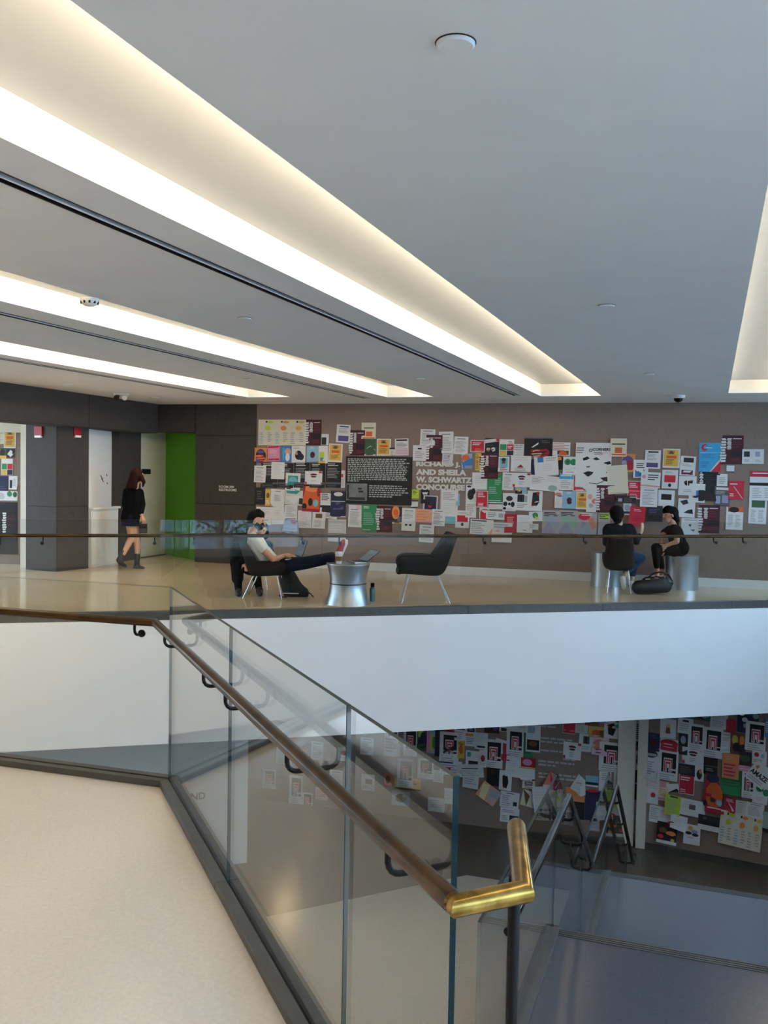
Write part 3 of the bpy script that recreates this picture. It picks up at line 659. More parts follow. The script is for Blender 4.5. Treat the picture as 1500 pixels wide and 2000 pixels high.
N('b',800,595,832,740,'W|r0,.2,.5,.4:red t.1,.5,.9,.9:l','narrow white strip with a red mark')
N('b',72,555,170,695,TX(),'white sheet of faint text',1)
N('b',215,525,325,668,'W|t.15,.12,.85,.8,.1:w','almost blank white sheet',1)
N('b',335,617,458,765,'W|r.15,.15,.85,.78:tea e.5,.45,.3,.25:cyn t.2,.82,.8,.95:l r.1,.86,.4,.92:k','white card with a teal painted square',2,'the teal painted card')
N('b',498,600,642,712,LIP,'white card with dark red lips')
N('b',78,738,165,880,'k|t.2,.2,.8,.8,.14:G','small black placard')
N('b',165,752,207,890,'yel|e.5,.4,.3,.2:brn t.1,.6,.9,.9:W','narrow orange-yellow flyer')
N('b',208,752,325,900,'W|p0,.8,.2,1,0,1:pnk r.25,.3,.75,.7:w t.28,.33,.72,.68,.07:l r.3,.1,.7,.14:g','white sheet with a framed text box',2)
N('b',325,885,432,1010,'W|t.1,.1,.9,.8,.08:l r.1,.9,.9,.94:mar','white sheet with lined text',0)
N('b',330,760,490,885,'w|p.0,.0,.8,.0,.6,.25,.1,.25:tea p.9,.35,.5,.95,.0,.5:W r.75,.5,.98,.9:K','folded white sheet over a teal edge',4,'the folded sheet')
N('b',625,785,712,905,'W|t.1,.05,.9,.5,.13:K r0,.85,1,1:k','white flyer with bold black lines')
N('b',620,900,770,995,'W|r.1,.05,.9,.5:K t.2,.6,.9,.9,.12:g','white strip with a dark photo band',5)
N('b',480,728,625,940,'org|e.5,.1,.45,.12:or2 p0,0,.15,.0,.05,.4,0,.5:rd2 e.45,.62,.13,.16:k e.75,.65,.15,.14:cyn e.12,.8,.14,.12:k r0,.88,1,1:rd2 e.9,.2,.1,.2:rd2','orange poster with small dark figures',2,'the orange figures poster',outline=[(.12,0),(.9,.0),(1,.5),(.95,1),(.05,1),(0,.6)])
N('b',712,760,840,985,'nav|e.5,.15,.3,.08:W r.05,.4,.95,.43:w e.5,.65,.35,.2:pur r0,.0,1,.05:G r0,.96,1,1:w','dark slate concert poster with pale edges',0,'the slate poster')
N('b',90,900,215,1050,'W|t.1,.1,.9,.5:pn2 r.3,.7,.8,.75:l','white sheet of pinkish text')
N('b',215,900,325,1045,'W|t.2,.2,.8,.5,.12:w','plain white hanging sheet',-3)
N('b',440,930,555,1075,'W|t.1,.1,.9,.6:pn2 t.1,.65,.9,.9:l','white sheet of pinkish text',0)
N('b',560,940,670,1080,'W|r.25,.12,.75,.38:brn t.15,.5,.85,.9:l','white sheet with a brown photo',1)
N('b',310,1005,460,1125,'gbl|p.45,.05,.8,.1,.7,.35,.5,.25:rd2 p0,.9,.6,.85,1,1,0,1:brn t.1,.4,.7,.75,.1:lbl','grey-blue sheet with a red shape',4,outline=[(.1,0),(.85,0),(1,1),(0,1)])
N('b',690,1005,840,1190,'w|r.05,.1,.95,.13:l r0,.62,1,.65:G t.1,.2,.9,.55,.12:W','pale two-panel sheet behind the far handrail')
N('b',860,885,975,1070,'W|r.55,.02,.95,.2:pn2 r.15,.18,.7,.22:g t.12,.3,.85,.9,.06:l','tall white sheet with a pink corner',1)
N('b',970,882,1100,1105,'grn|t.12,.06,.5,.15,.05:W t.12,.3,.85,.75,.07:ggn r.1,.93,.6,.95:W','green poster with pale text lines')
N('b',1098,892,1228,1110,MAR,'maroon poster with white jagged script')
N('b',1228,898,1312,1040,'nav|e.35,.35,.4,.4:or2 e.35,.35,.25,.2:org r0,.9,1,1:yel t.5,.6,.95,.85:lpu','navy flyer with a big orange disc')
N('b',1308,910,1425,1100,'W|r.2,.1,.8,.14:g t.15,.2,.85,.5,.06:l r.25,.7,.42,.78:K r.55,.7,.72,.78:K','white sheet with two tiny black blocks',1)
N('b',1385,755,1450,830,'lim|t.2,.15,.8,.6,.15:dgr','lime green note',0,'the lime note')
N('b',1383,845,1442,905,'W|r0,0,1,.16:k r0,.9,1,1:k','small white card with black edges')
# ---- upper wall, middle third
N('c',90,250,215,385,TX(),'white sheet of grey text',1)
N('c',245,270,368,450,TX(),'white sheet of grey text',-1)
N('c',28,385,140,515,'W|r.35,.16,.65,.26:k t.15,.4,.85,.9,.12:l','white sheet with a small black stamp',1)
N('c',275,410,365,550,'w|t.1,.2,.9,.9,.1:lpu e.6,.5,.1,.06:sal','thin pale sheet under the maroon poster',3)
N('c',140,298,275,518,MAR,'maroon poster with white jagged script')
N('c',372,312,490,460,TX(),'white sheet of grey text',2)
N('c',510,342,630,442,'w|r.06,.06,.94,.94:red t.15,.2,.85,.4,.14:W t.3,.7,.85,.9,.12:or2','small wide red card with pale border')
N('c',632,325,748,450,'k|p0,.1,1,0,1,.2,0,.35:w t.1,.45,.9,.7,.08:G e.25,.75,.15,.14:skn e.6,.75,.15,.14:W r.8,.0,1,.18:red','black flyer with small faces')
N('c',752,335,875,472,'W|r.05,.3,.48,.65:grn r.52,.3,.97,.65:red r.05,.68,.48,.98:yel r.52,.68,.97,.98:nav t.6,.1,.95,.25,.1:g t.58,.4,.9,.6,.1:W','white flyer with four coloured squares',0,'the four-square flyer')
N('c',870,375,962,470,'w|t.05,.1,.95,.9,.16:lpu','pale striped sheet')
N('c',1190,360,1345,470,'W|t.05,.08,.95,.6,.12:sal','white sheet with pink lines',1)
N('c',960,322,1197,475,'k|p.18,.6,.5,.25,.5,.35,.22,.62:W e.55,.8,.35,.28:rd2 e.45,.85,.18,.2:ora t.6,.15,.95,.3,.08:G r0,0,1,.05:G','wide glossy black poster with a red figure',0,'the glossy black poster')
N('c',435,455,525,580,'lbl|e.4,.35,.4,.3:org p.0,.5,1,.3,1,.8,.2,1:blu r.3,.8,1,1:lpu e.3,.5,.2,.1:sal','colourful blue and orange art card',-2)
N('c',552,448,610,595,'yel|r.6,.2,.95,.7:k t.1,.1,.5,.9:brn','narrow yellow flyer with a black bar')
N('c',742,480,835,605,'W|r.12,.08,.85,.95:cyn e.48,.42,.16,.2:brn e.48,.2,.2,.12:k p.15,.95,.35,.65,.65,.65,.8,.95:sal','white framed portrait of a dark-haired sitter')
N('c',525,612,652,755,'W|t.15,.2,.85,.7,.12:w','plain white sheet',-1)
N('c',648,630,778,860,'grn|t.5,.12,.9,.4,.07:ggn t.12,.45,.85,.75,.07:ggn r.1,.93,.9,.95:W','green poster with pale text lines')
N('c',600,450,744,665,MAR,'maroon poster with white jagged script')
N('c',848,470,1017,605,'W|p.3,.75,.5,.55,.65,.75:rd2 t.1,.1,.9,.4,.14:w t.2,.8,.8,.95,.1:l','wide white sheet with a small red crest',1)
N('c',1018,500,1088,635,'nav|p.2,.1,.9,.9,.6,.9:pur','narrow navy flyer',-3)
N('c',1235,430,1330,590,'brn|e.5,.15,.35,.14:org p0,.4,1,.3,1,1,0,1:k e.2,.45,.2,.15:or2','dark photo of a person in an orange hat')
N('c',1045,475,1245,640,'W|r.15,.05,.4,.3:blu t.35,.4,.9,.8,.1:w t.5,.1,.95,.3,.1:l','large tilted white sheet with a blue corner',-5)
N('c',778,612,872,760,TX(),'white sheet of grey text',1)
N('c',862,615,1015,735,LIP,'white card with dark red lips')
N('c',1010,640,1255,765,'W|t.05,.12,.5,.6,.1:l t.55,.1,.95,.4,.1:w e.78,.78,.16,.2:ggn','wide white letter with a green seal',4,'the wide letter')
N('c',1255,615,1372,760,'W|r0,0,1,.36:cya r.1,.1,.9,.2:W t.1,.45,.9,.9,.1:l','white sheet with a bright blue header')
N('c',1285,480,1412,630,'W|e.3,.3,.22,.18:grn e.68,.3,.22,.18:grn e.3,.3,.1,.08:dgr t.2,.6,.8,.9,.12:l','white sheet with two green discs',1)
N('c',470,715,560,990,'W|e.45,.3,.3,.16:K e.7,.2,.2,.1:k r.2,.35,.7,.42:k e.3,.05,.2,.03:k t.1,.6,.9,.95,.06:l','tall white sheet with a black figure')
N('c',660,860,777,920,'W|r0,.15,1,.3:mar t.1,.5,.9,.9,.2:pn2','white strip with a maroon bar')
N('c',585,905,667,1000,'W|r.1,.35,.8,1:red e.55,.35,.45,.22:red p.2,.3,.55,.5,.9,.3,.8,.22,.3,.22:W','white card with a red ribbon badge')
N('c',555,765,657,905,RED,'bright red card with white text')
N('c',640,935,802,1005,'W|t.1,.2,.55,.85,.2:g r.66,.25,.9,.75:l','wide white slip with a grey patch',1)
N('c',885,735,980,790,'lbl|r0,.5,.6,1:k e.3,.45,.2,.3:yel','small landscape photo')
N('c',890,790,1002,930,'W|r.1,.05,.6,.5:K r.6,.1,.95,.5:gbl t.1,.6,.9,.9,.1:g','white sheet with a grey photo',2)
N('c',780,785,892,935,'W|e.5,.3,.25,.14:K e.2,.6,.16,.13:k e.75,.62,.15,.15:k e.5,.6,.1,.08:k e.15,.85,.12,.08:k t.3,.85,.9,.95,.05:l','white sheet with round black blotches',0,'the blotch sheet')
N('c',985,765,1112,935,'W|p.35,.1,.75,.05,.8,.55,.6,.8,.3,.7:k p.3,.6,.5,.65,.4,.82,.28,.75:rd2 e.7,.12,.1,.08:rd2','white card with a black and red silhouette',1)
N('c',1215,765,1287,910,'W|e.4,.2,.4,.1:sal e.6,.3,.3,.05:blu t.1,.5,.9,.9,.1:w','narrow white sheet with red and blue art')
N('c',1280,770,1397,915,POT,'light blue card with a dark red pot')
N('c',1395,775,1502,920,YEL,'yellow card with dark print')
N('c',1370,635,1482,770,RED,'bright red card with white text')
N('c',95,755,167,870,'k|p.15,.2,.85,.2,.5,.6:W r.35,.35,.65,.5:k','black flyer with a white triangle',-2)
N('c',390,790,420,890,'cyn|t.2,.1,.8,.9:lbl','slim pale blue slip')
N('c',255,758,405,980,'W|r0,0,.06,1:w t.02,.02,.06,.98,.06:K t.15,.1,.9,.4,.06:l t.2,.5,.9,.9,.07:w','spiral-bound white notebook page',1,'the notebook page')
N('c',115,805,235,945,'w|r.1,.06,.92,.92:nav e.5,.4,.25,.25:K e.48,.6,.14,.14:red','white framed dark photo with red glow',2,'the red-glow photo')
N('c',50,918,192,1030,'ora|t.1,.15,.9,.9,.2:or2 r0,.9,1,1:pnk','peach sheet with orange lines',1)
N('c',290,975,390,1040,'cyn|t.15,.3,.8,.8,.2:lbl','small blue-green card')
N('c',190,920,300,1060,TX('W','g'),'white sheet of dense text',1)
N('c',385,930,502,1075,'W|r.12,.28,.88,.66:red t.2,.1,.8,.2,.06:l e.5,.8,.1,.1:K','white sheet with a large red rectangle',1)
N('c',795,960,907,1115,'rd2|t.2,.15,.8,.5,.1:ora','dark red sheet with faint text',-1)
N('c',1000,940,1115,1020,'W|e.45,.4,.22,.3:grn p.4,.4,.7,.7,.5,.9:lim','white card with a green leaf',-3)
N('c',900,968,1030,1115,'W|t.15,.15,.85,.5,.12:w r.4,.75,.6,.9:l','pale sheet with a grey crest')
N('c',1000,1040,1080,1090,'w|t.1,.2,.9,.8,.3:l','small pale slip')
N('c',690,1030,862,1130,'w|t.1,.15,.9,.6,.2:lpu p0,1,.3,.6,.5,1:ora','wide lilac-grey sheet',1)
N('c',510,1005,702,1130,'W|r.05,.05,.7,.14:G t.05,.25,.7,.9,.12:l p.8,.9,.98,.5,.98,1:ora','wide white sheet with a peach corner',2)
for x0,x1,c1,dn in ((1110,1257,'gbl','blue-grey'),(1250,1407,'ggn','green-grey')):
    N('c',x0,928,x1,1122,'l|t.1,.08,.9,.25,.07:k p.1,.3,.6,.2,.9,.6,.3,.9:%s p.0,.9,.4,.5,.8,1,0,1:lpu p.5,.5,.95,.35,.95,.75,.7,.8:%s'%(c1,c1),'%s geometric poster with a black title'%dn)
N('d',30,870,182,1045,'l|e.35,.2,.3,.16:red t.2,.05,.9,.15,.07:W p.5,.3,.8,.25,1,.6,.8,.75:sal p0,.9,.35,.5,.8,1,0,1:gbl p.2,.4,.5,.5,.2,.7:lpu','grey geometric poster with red and salmon shapes')
N('c',85,1050,207,1195,TX('W','l'),'hanging white sheet crossing the far handrail',2)
N('c',690,1110,857,1195,'W|t.1,.2,.9,.8,.2:w','white slip hanging under the lilac-grey sheet')
# ---- upper wall, right third
N('d',15,335,292,700,'W|t.02,.1,.3,.25,.05:g e.42,.16,.05,.035:k e.42,.16,.03,.02:W x.47,.11,.97,.17,CORNERS:k t.5,.2,.8,.24,.03:G r.72,.2,.9,.23:pn2 p.2,.33,.33,.29,.4,.33,.32,.36,.22,.38:k e.3,.335,.04,.025:k p.48,.34,.58,.3,.68,.35,.58,.37:K e.57,.34,.035,.02:k p.3,.5,.42,.49,.4,.52,.32,.525:G p.22,.64,.36,.6,.52,.62,.45,.68,.36,.72:k p.26,.64,.38,.625,.48,.635,.4,.65:l p.78,.42,.95,.38,1,.44,.9,.46:k e.88,.42,.03,.02:k p.85,.62,.97,.58,.96,.68:K p.7,.74,.98,.7,.95,.82,.8,.8:k p.4,.84,.6,.86,.8,.8,.8,.815,.6,.875,.4,.855:k','large white line-drawn face poster',0,'the large face poster')
N('d',370,420,477,560,'or2|e.45,.5,.45,.4:pur e.55,.65,.35,.3:rd2 e.2,.5,.2,.15:lpu r0,.9,1,1:yel','orange and purple art poster')
N('d',285,302,412,442,'c|r.1,.28,.9,.34:k r.28,.5,.72,.8:org r.1,.85,.95,.93:org','pale yellow flyer with a red square')
N('d',462,465,577,605,'W|t.2,.2,.85,.45,.1:k r.12,.55,.75,.95:blu e.6,.7,.2,.12:W','white flyer with a blue photo',0)
N('d',262,508,420,728,'c|t.1,.15,.9,.8,.07:w r.1,.95,.8,.97:l','cream hand-written letter tilted to the left',-5,'the cream letter')
N('d',550,392,672,535,'W|r.2,.06,.85,.14:K t.15,.2,.85,.55:l r.12,.68,.85,.92:pur','white flyer with a purple block',1)
N('d',690,382,822,528,YEL,'yellow card with dark print',1)
N('d',822,438,942,588,'W|r.2,.08,.85,.32:K t.15,.4,.8,.6:l r.12,.72,.85,.95:mr2','white flyer with two dark photos',3)
N('d',415,628,522,768,RED,'bright red card with white text')
N('d',682,545,805,688,'W|r.15,.28,.85,.66:red t.2,.08,.8,.2,.06:l e.5,.82,.1,.1:K','white sheet with a large red rectangle',1)
N('d',520,562,670,682,'W|e.15,.3,.1,.12:pnk t.35,.15,.95,.6,.14:K p0,.8,1,.85,1,.95,0,.9:ora','white sheet with bold black text and pink mark',2)
N('d',515,682,647,828,TX(),'white sheet of grey text',1)
N('d',650,700,778,840,'W|r.2,.22,.82,.55:k','white card with a black rectangle',2)
N('d',810,592,947,740,'W|p.3,.3,.45,.2,.5,.5,.35,.45:k p.5,.25,.8,.2,.78,.42,.55,.5:k t.3,.7,.8,.85,.08:l','white flyer with inked figures',1)
N('d',965,560,1112,785,'k|s.0,.02,.25,.5:W t.35,.1,.9,.6,.07:K t.35,.75,.9,.95,.07:mar','black poster with white script on its left',0,'the black script poster')
N('d',890,650,1014,795,'W|e.48,.55,.26,.2:blu e.4,.62,.2,.14:nav p.15,.6,.3,.5,.3,.7:ora e.8,.62,.08,.1:brn','white card with a blue shell drawing',1)
N('d',968,335,1137,558,'cya|e.25,.16,.16,.12:red e.29,.16,.09,.07:cya r.33,.1,.5,.22:cya r.3,.16,.6,.185:W r.05,.33,.95,.34:W t.08,.4,.75,.55,.05:blu t.08,.65,.5,.9,.06:blu p.5,1,1,.5,1,1:W p.56,1,1,.62,1,1:red','sky blue poster with a red letter C',0,'the sky blue poster')
N('d',1145,278,1310,500,MAR,'maroon poster with white jagged script')
N('d',1300,385,1467,498,'W|r.08,.15,.35,.52:K r.6,.15,.82,.5:gbl r.5,0,.52,1:w t.1,.7,.4,.9,.1:l t.6,.7,.9,.9,.1:l','wide white sheet with two small photos',0)
N('d',1180,510,1240,562,'W|r0,.88,1,1:k','tiny white card under a maroon poster')
N('d',1105,575,1187,668,'W|t.2,.3,.9,.9,.15:l r0,0,.3,.1:k','white slip with short notes')
N('d',1085,672,1207,820,'G|r.1,.05,.9,.18:W r.1,.5,.4,.9:gbl r.5,.45,.9,.85:lpu t.1,.25,.9,.42,.06:l','dark grey flyer with pale photos',2)
N('d',1195,628,1314,770,'rd2|r0,.0,1,1:red p.3,.3,.35,.3,.95,.95,.9,.95:pn2 t.08,.15,.8,.3,.12:W t.1,.7,.45,.85,.1:W','red card crossed by a thin white diagonal',1)
N('d',1358,552,1570,780,'W|r0,0,1,.2:red r.1,.06,.8,.1:W r0,.4,1,.5:k t.1,.58,.45,.95,.06:l t.55,.58,.95,.95,.06:l','white sheet with a red header and black band',0,'the red-header sheet')
N('d',1350,780,1487,960,'W|r.15,0,.9,.3:dgr t.12,.4,.45,.9,.06:l t.55,.4,.9,.9,.06:l','white sheet topped by a dark green photo',1)
N('d',1175,830,1307,1005,'W|r.1,0,1,.22:org e.45,.12,.3,.12:k t.12,.35,.45,.9,.06:l t.55,.35,.9,.9,.06:l','white sheet topped by an orange and black strip',1)
N('d',100,700,192,870,'W|e.3,.3,.2,.12:ora e.7,.5,.25,.12:sal e.4,.7,.2,.1:l','white floral sheet')
N('d',178,662,320,870,MAR,'maroon poster with white jagged script')
N('d',330,740,482,800,'K|r.1,.4,.3,.8:gbl t.4,.3,.9,.8,.2:G','dark landscape strip')
N('d',385,800,447,890,'w|e.5,.4,.35,.3:gbl r.1,.7,.9,.9:K','pale card behind the woman in the chair')
N('d',190,870,282,1045,'l|r.2,.05,.95,.3:lim t.1,.1,.9,.3,.08:K p0,1,.4,.5,.9,1:gbl','grey poster with a lime band')
N('d',805,765,937,910,'W|p.1,.15,.5,.05,.6,.25,.3,.35:K p.35,.75,.6,.6,.85,.55,.9,.8,.6,.78:k','white sheet with a black tool drawing',2)
N('d',570,820,687,942,'K|t.1,.2,.9,.5,.1:pur r.1,.6,.9,.9:k','dark purple flyer between the seated women')
N('d',430,828,552,975,'red|t.25,.12,.8,.3,.08:pn2 t.3,.5,.7,.8,.1:rd2','crimson sheet tilted towards the hand',5,'the crimson sheet')
N('d',830,915,972,1045,'W|r.15,.1,.85,.14:g p.4,.4,.55,.35,.5,.55:k p.5,.7,.75,.65,.7,.8:G','white sheet with small ink sketches',1)
N('d',965,815,1127,1030,MAR,'maroon poster with white jagged script')
# ---- lower wall, seen through and beside the near glass
N('g',165,510,295,700,SPI,'white flyer with a black square spiral')
N('g',550,740,652,900,SPI,'white flyer with a black square spiral')
N('g',425,570,555,845,SPI,'white flyer with a black square spiral')
N('g',680,690,805,812,'pn2|t.1,.2,.9,.8,.15:sal','pale pink slip')
N('g',170,850,272,940,TX('W','l'),'small square white sheet')
N('g',270,840,420,970,'ggn|t.1,.2,.9,.8,.15:l','dull green sheet')
N('g',300,300,420,460,TX(),'white sheet of grey text')
N('g',640,240,760,420,TX(),'white sheet of grey text')
N('g',1120,200,1250,370,TX(),'white sheet of grey text')
N('g',1130,560,1260,720,'W|r.3,.3,.8,.6:brn t.1,.7,.9,.9:l','white sheet with a brown photo')
N('g',900,300,1010,430,'W|e.5,.4,.3,.2:rd2 t.1,.7,.9,.9:l','white sheet with a red blot')
N('g',820,520,950,690,TX('w','l'),'white sheet of grey text')
N('e',0,200,110,420,'W|r.3,.1,.9,.3:K t.1,.4,.9,.9,.1:l','white sheet with a dark header')
N('e',30,320,125,420,'w|t.1,.1,.9,.9,.12:l','white sheet of dense text')
N('e',0,560,62,662,'org|e.5,.4,.3,.3:k r0,.8,1,1:rd2','orange flyer with a dark figure',0,'the small orange flyer')
N('e',80,590,285,682,'yel|t.1,.2,.9,.5,.2:brn r0,.85,1,1:k','yellow slip with a dark bottom edge')
N('e',100,440,227,660,SPI,'white flyer with a black square spiral')
N('e',258,440,382,595,SPI,'white flyer with a black square spiral')
N('e',380,530,460,620,TX(),'white sheet of grey text')
N('e',465,670,553,790,'W|t.1,.2,.9,.8,.2:w','plain white sheet')
N('e',340,740,470,850,'w|t.1,.2,.9,.8,.14:l','pale sheet low on the wall')
N('e',60,690,200,800,'gbl|e.5,.5,.3,.3:G r.6,.1,.9,.4:l','grey photo sheet')
N('e',255,170,340,380,'dgr|e.5,.7,.4,.2:k r.1,.2,.6,.5:lim e.6,.5,.3,.2:nav','dark green and lime photo poster')
N('e',330,215,402,398,'cyn|r0,0,.35,1:pnk r.35,.2,.7,.9:yel r.6,.3,1,.8:grn','poster of bright colour stripes',0,'the striped poster')
N('e',395,160,452,420,'k|t.2,.2,.8,.8,.1:K','narrow black poster')
N('e',150,205,257,420,SPI,'white flyer with a black square spiral')
N('e',300,150,400,208,RED,'wide red flyer')
N('e',455,205,560,260,'red|p0,0,.6,0,1,.9,.1,.5:rd2','red pennant-shaped flyer',8)
N('e',545,155,632,300,'W|r.1,.1,.9,.45:brn t.1,.55,.9,.9,.1:l','white sheet with a brown photo')
N('e',430,235,577,462,SPI,'white flyer with a black square spiral')
N('e',570,300,622,435,'yel|e.5,.5,.3,.3:org t.1,.1,.9,.2:brn','yellow flyer with an orange blot')
N('e',625,235,717,345,'W|r.05,.1,.7,.3:or2 t.1,.4,.9,.9,.12:g','white sheet with an orange heading')
N('e',635,170,708,240,'W|r.12,.08,.9,.9:k r.25,.25,.7,.75:w','small card with a black frame',0,'the black-framed card')
N('e',700,240,802,365,'W|t.1,.15,.9,.6:w r.2,.8,.8,.9:k','white sheet with a black foot line')
N('e',775,140,892,242,'mar|e.3,.5,.2,.3:K e.7,.5,.2,.3:pur r0,.0,1,.15:W','wide dark group photo',0,'the group photo')
N('e',890,140,1030,235,'W|t.1,.1,.9,.5,.15:w r.1,.7,.4,.95:k','white sheet with a black corner mark')
N('e',858,285,945,402,'red|p0,0,1,.1,1,.3,0,.2:W','red flyer with a white stripe',4)
N('e',770,290,917,508,SPI,'white flyer with a black square spiral')
N('e',630,380,742,500,'W|r.1,.1,.35,.4:tea r.2,.65,.85,.95:K','white sheet with a teal square')
N('e',735,372,792,500,'W|e.5,.5,.3,.2:rd2 t.1,.75,.9,.95,.1:l','narrow white sheet with a red seal')
N('e',430,455,602,562,'W|r.0,.02,.6,.2:nav t.1,.3,.9,.9,.15:lpu r.2,.5,.5,.75:rd2','wide lilac sheet with a navy bar')
N('e',560,480,770,580,'w|r.2,.3,.8,.36:k t.1,.5,.9,.9,.15:l','wide pale sheet crossed by a dark line',-5)
N('e',1060,230,1150,430,'grn|t.1,.1,.9,.9,.1:dgr','green poster behind other flyers')
N('e',1030,120,1180,240,'w|t.1,.3,.6,.8,.12:l e.7,.7,.2,.15:G','pale sheet with a grey sketch')
N('e',945,210,1077,428,SPI,'white flyer with a black square spiral')
N('e',1095,180,1207,388,'W|r.1,.05,.6,.3:gbl r.08,.55,.92,.93:k e.5,.7,.3,.1:brn','white flyer with a dark crowd photo')
N('e',905,403,972,452,'red|t.1,.2,.9,.8,.3:rd2','small red slip')
N('e',940,420,1077,578,'W|t.15,.2,.8,.8,.12:w','tilted plain white sheet',4)
N('e',1045,430,1167,602,'W|r.1,0,1,.42:rd2 r.0,.44,1,.5:yel r0,.93,1,1:rd2 e.5,.2,.3,.15:pnk','white sheet with a red and yellow top')
N('e',1068,600,1167,662,'c|r.2,.2,.8,.95:G r.3,.3,.7,.9:l','small framed grey photo')
N('e',795,505,897,648,'k|r.3,.1,.6,.4:K','black flyer with no writing')
N('e',890,528,987,678,'W|p.25,.3,.6,.1,.75,.6,.6,.9,.3,.85:k p.3,.7,.5,.75,.4,.95:rd2','white card with a black and red silhouette',1)
N('e',610,555,732,662,'w|t.1,.2,.9,.8,.15:lpu','pale lilac sheet',3)
N('e',730,640,890,770,'ora|p0,.2,.35,0,.5,1,.2,1:yl2 p.4,.2,1,0,1,.5,.6,.6:gbl t.5,.6,.9,.9,.1:lbl','loose peach and blue folded leaflet',32,'the peach leaflet')
N('e',895,695,1042,818,'W|r.3,.1,.7,.14:K t.1,.25,.6,.9,.12:lpu r.7,.6,.9,.85:nav','bluish white sheet with a small navy block',4)
N('e',895,820,1042,932,'W|t.1,.15,.9,.4,.12:lpu r.5,.5,.98,.95:nav t.1,.55,.45,.9,.12:l','bluish white sheet with a large navy block',2)
N('e',1060,690,1180,812,'c|p0,0,.5,.3,.4,1:brn p.4,.2,1,0,.8,.8:W','crumpled cream sheet',12)
N('e',1150,650,1290,850,'W|t.1,.2,.9,.8,.1:w r.3,.85,.9,.95:nav','long white sheet behind the stair guard',-8)
N('e',1265,670,1368,800,'W|r.2,.2,.8,.55:G t.1,.65,.9,.9,.1:l','white sheet with a grey photo')
N('e',1230,530,1332,672,'sal|p.5,0,1,1,.6,1:red r0,.75,.5,1:pn2','red and salmon folded triangle',0,None,outline=[(.5,0),(.75,.1),(1,1),(0,.8)])
N('e',1365,885,1462,952,'w|r.1,.1,.9,.5:pn2 t.1,.6,.9,.9,.2:l','small pale slip low on the wall',4)
N('f',90,125,182,232,TX('w','l'),'white sheet of grey text')
N('f',160,95,262,175,'brn|e.5,.5,.4,.3:k','brown photo print')
N('f',270,90,362,160,'lpu|t.1,.2,.9,.8,.2:W','lilac slip')
N('f',360,95,472,200,'yl2|r.2,.05,.9,.95:tea e.5,.4,.2,.2:brn','teal portrait print')
N('f',0,110,92,235,'w|e.5,.3,.48,.3:rd2 r.03,.3,.97,.97:red t.15,.2,.85,.4,.1:W r.1,.8,.9,.84:pn2','red arch-topped card',2)
N('f',185,185,302,262,'yel|e.5,.6,.3,.3:org r.7,.3,.95,.9:brn','small yellow and orange flyer')
N('f',300,150,402,268,'W|p.25,.15,.7,.05,.85,.4,.65,.85,.3,.75:k p.2,.2,.4,.15,.35,.4:rd2','white card with a black and red silhouette')
N('f',400,185,512,292,'W|e.3,.3,.18,.15:or2 e.7,.3,.15,.15:k e.3,.7,.15,.15:K e.7,.75,.2,.2:or2 t.1,.0,.9,.1:l','white sheet with orange and black dots')
N('f',115,238,217,368,'W|r.3,.12,.75,.55:G r.42,.15,.6,.5:nav t.2,.7,.8,.9,.1:l','white sheet with a grey tower photo',2)
N('f',215,250,332,392,'pn2|e.4,.5,.4,.3:sal e.6,.7,.3,.15:or2 e.4,.8,.2,.15:G t.1,.05,.9,.15:W','pink sheet with an orange blot',5)
N('f',0,298,132,422,LIP,'white card with dark red lips',2)
N('f',420,315,507,425,'W|r.1,.1,.45,.5:K r.55,.1,.95,.5:G r.1,.55,.45,.95:G r.55,.55,.95,.95:K','white sheet with four small grey photos')
N('f',430,410,520,510,TX('c','l'),'cream sheet of faint text')
N('f',262,298,442,512,SPI,'white flyer with a black square spiral',1)
N('f',515,285,607,360,'K|p0,.6,1,.3,1,1,0,1:G','dark photo under the bold list')
N('f',510,148,614,292,'W|t.12,.12,.9,.92,.1:K','white sheet with bold list lines',0,'the bold list sheet')
N('f',518,362,602,505,'w|e.5,.5,.3,.3:K e.4,.3,.2,.15:G','black and white portrait print')
N('f',494,500,602,718,'k|r0,.45,1,.62:c r0,.42,1,.46:G','black sheet with a pale middle band',2)
N('f',588,358,692,560,'W|e.5,.12,.48,.14:K r.1,.1,.9,.2:gbl t.15,.4,.85,.9,.08:lpu','curled white sheet with a dark header',0,None,curl=.09)
N('f',600,545,702,748,'W|t.1,.2,.9,.5,.07:pn2 e.6,.68,.17,.1:red','white sheet with a red dot',2)
N('f',620,230,707,362,'nav|r.2,.4,.8,.7:mar t.2,.1,.8,.3:pur','navy flyer with a dim red middle')
N('f',710,128,827,270,'W|p.4,.35,.6,.35,.65,.75,.35,.75:brn e.5,.35,.12,.1:yel','white sheet with a small golden figure',0,'the golden-figure sheet')
N('f',840,118,952,235,'W|r.3,.15,.7,.28:K t.1,.4,.9,.9,.12:l','white sheet with a grey stamp',2)
N('f',620,68,852,108,'dte|t.1,.3,.9,.6,.3:tea','plain teal banner strip')
N('f',850,62,1087,132,'dte|p.3,.7,.55,.3,.8,.6,.9,.2,.95,.5,.7,.9:l e.75,.4,.15,.2:rd2 p.4,.8,.7,.6,.8,.9:k','teal banner with a scrawled drawing')
N('f',845,235,912,388,'K|e.5,.3,.3,.2:gbl t.1,.6,.9,.9,.08:G','narrow dark photo print')
N('f',710,275,842,365,'w|e.5,.35,.5,.32:rd2 r.04,.3,.96,.95:red t.2,.4,.8,.7,.2:W','red arch-topped card',2)
N('f',690,355,842,575,SPI,'white flyer with a black square spiral',1)
N('f',915,165,1032,358,SPI,'white flyer with a black square spiral')
N('f',870,340,1032,462,LIP,'white card with dark red lips',1)
N('f',1155,225,1232,370,TX(),'white sheet of grey text',0,None,curl=.05)
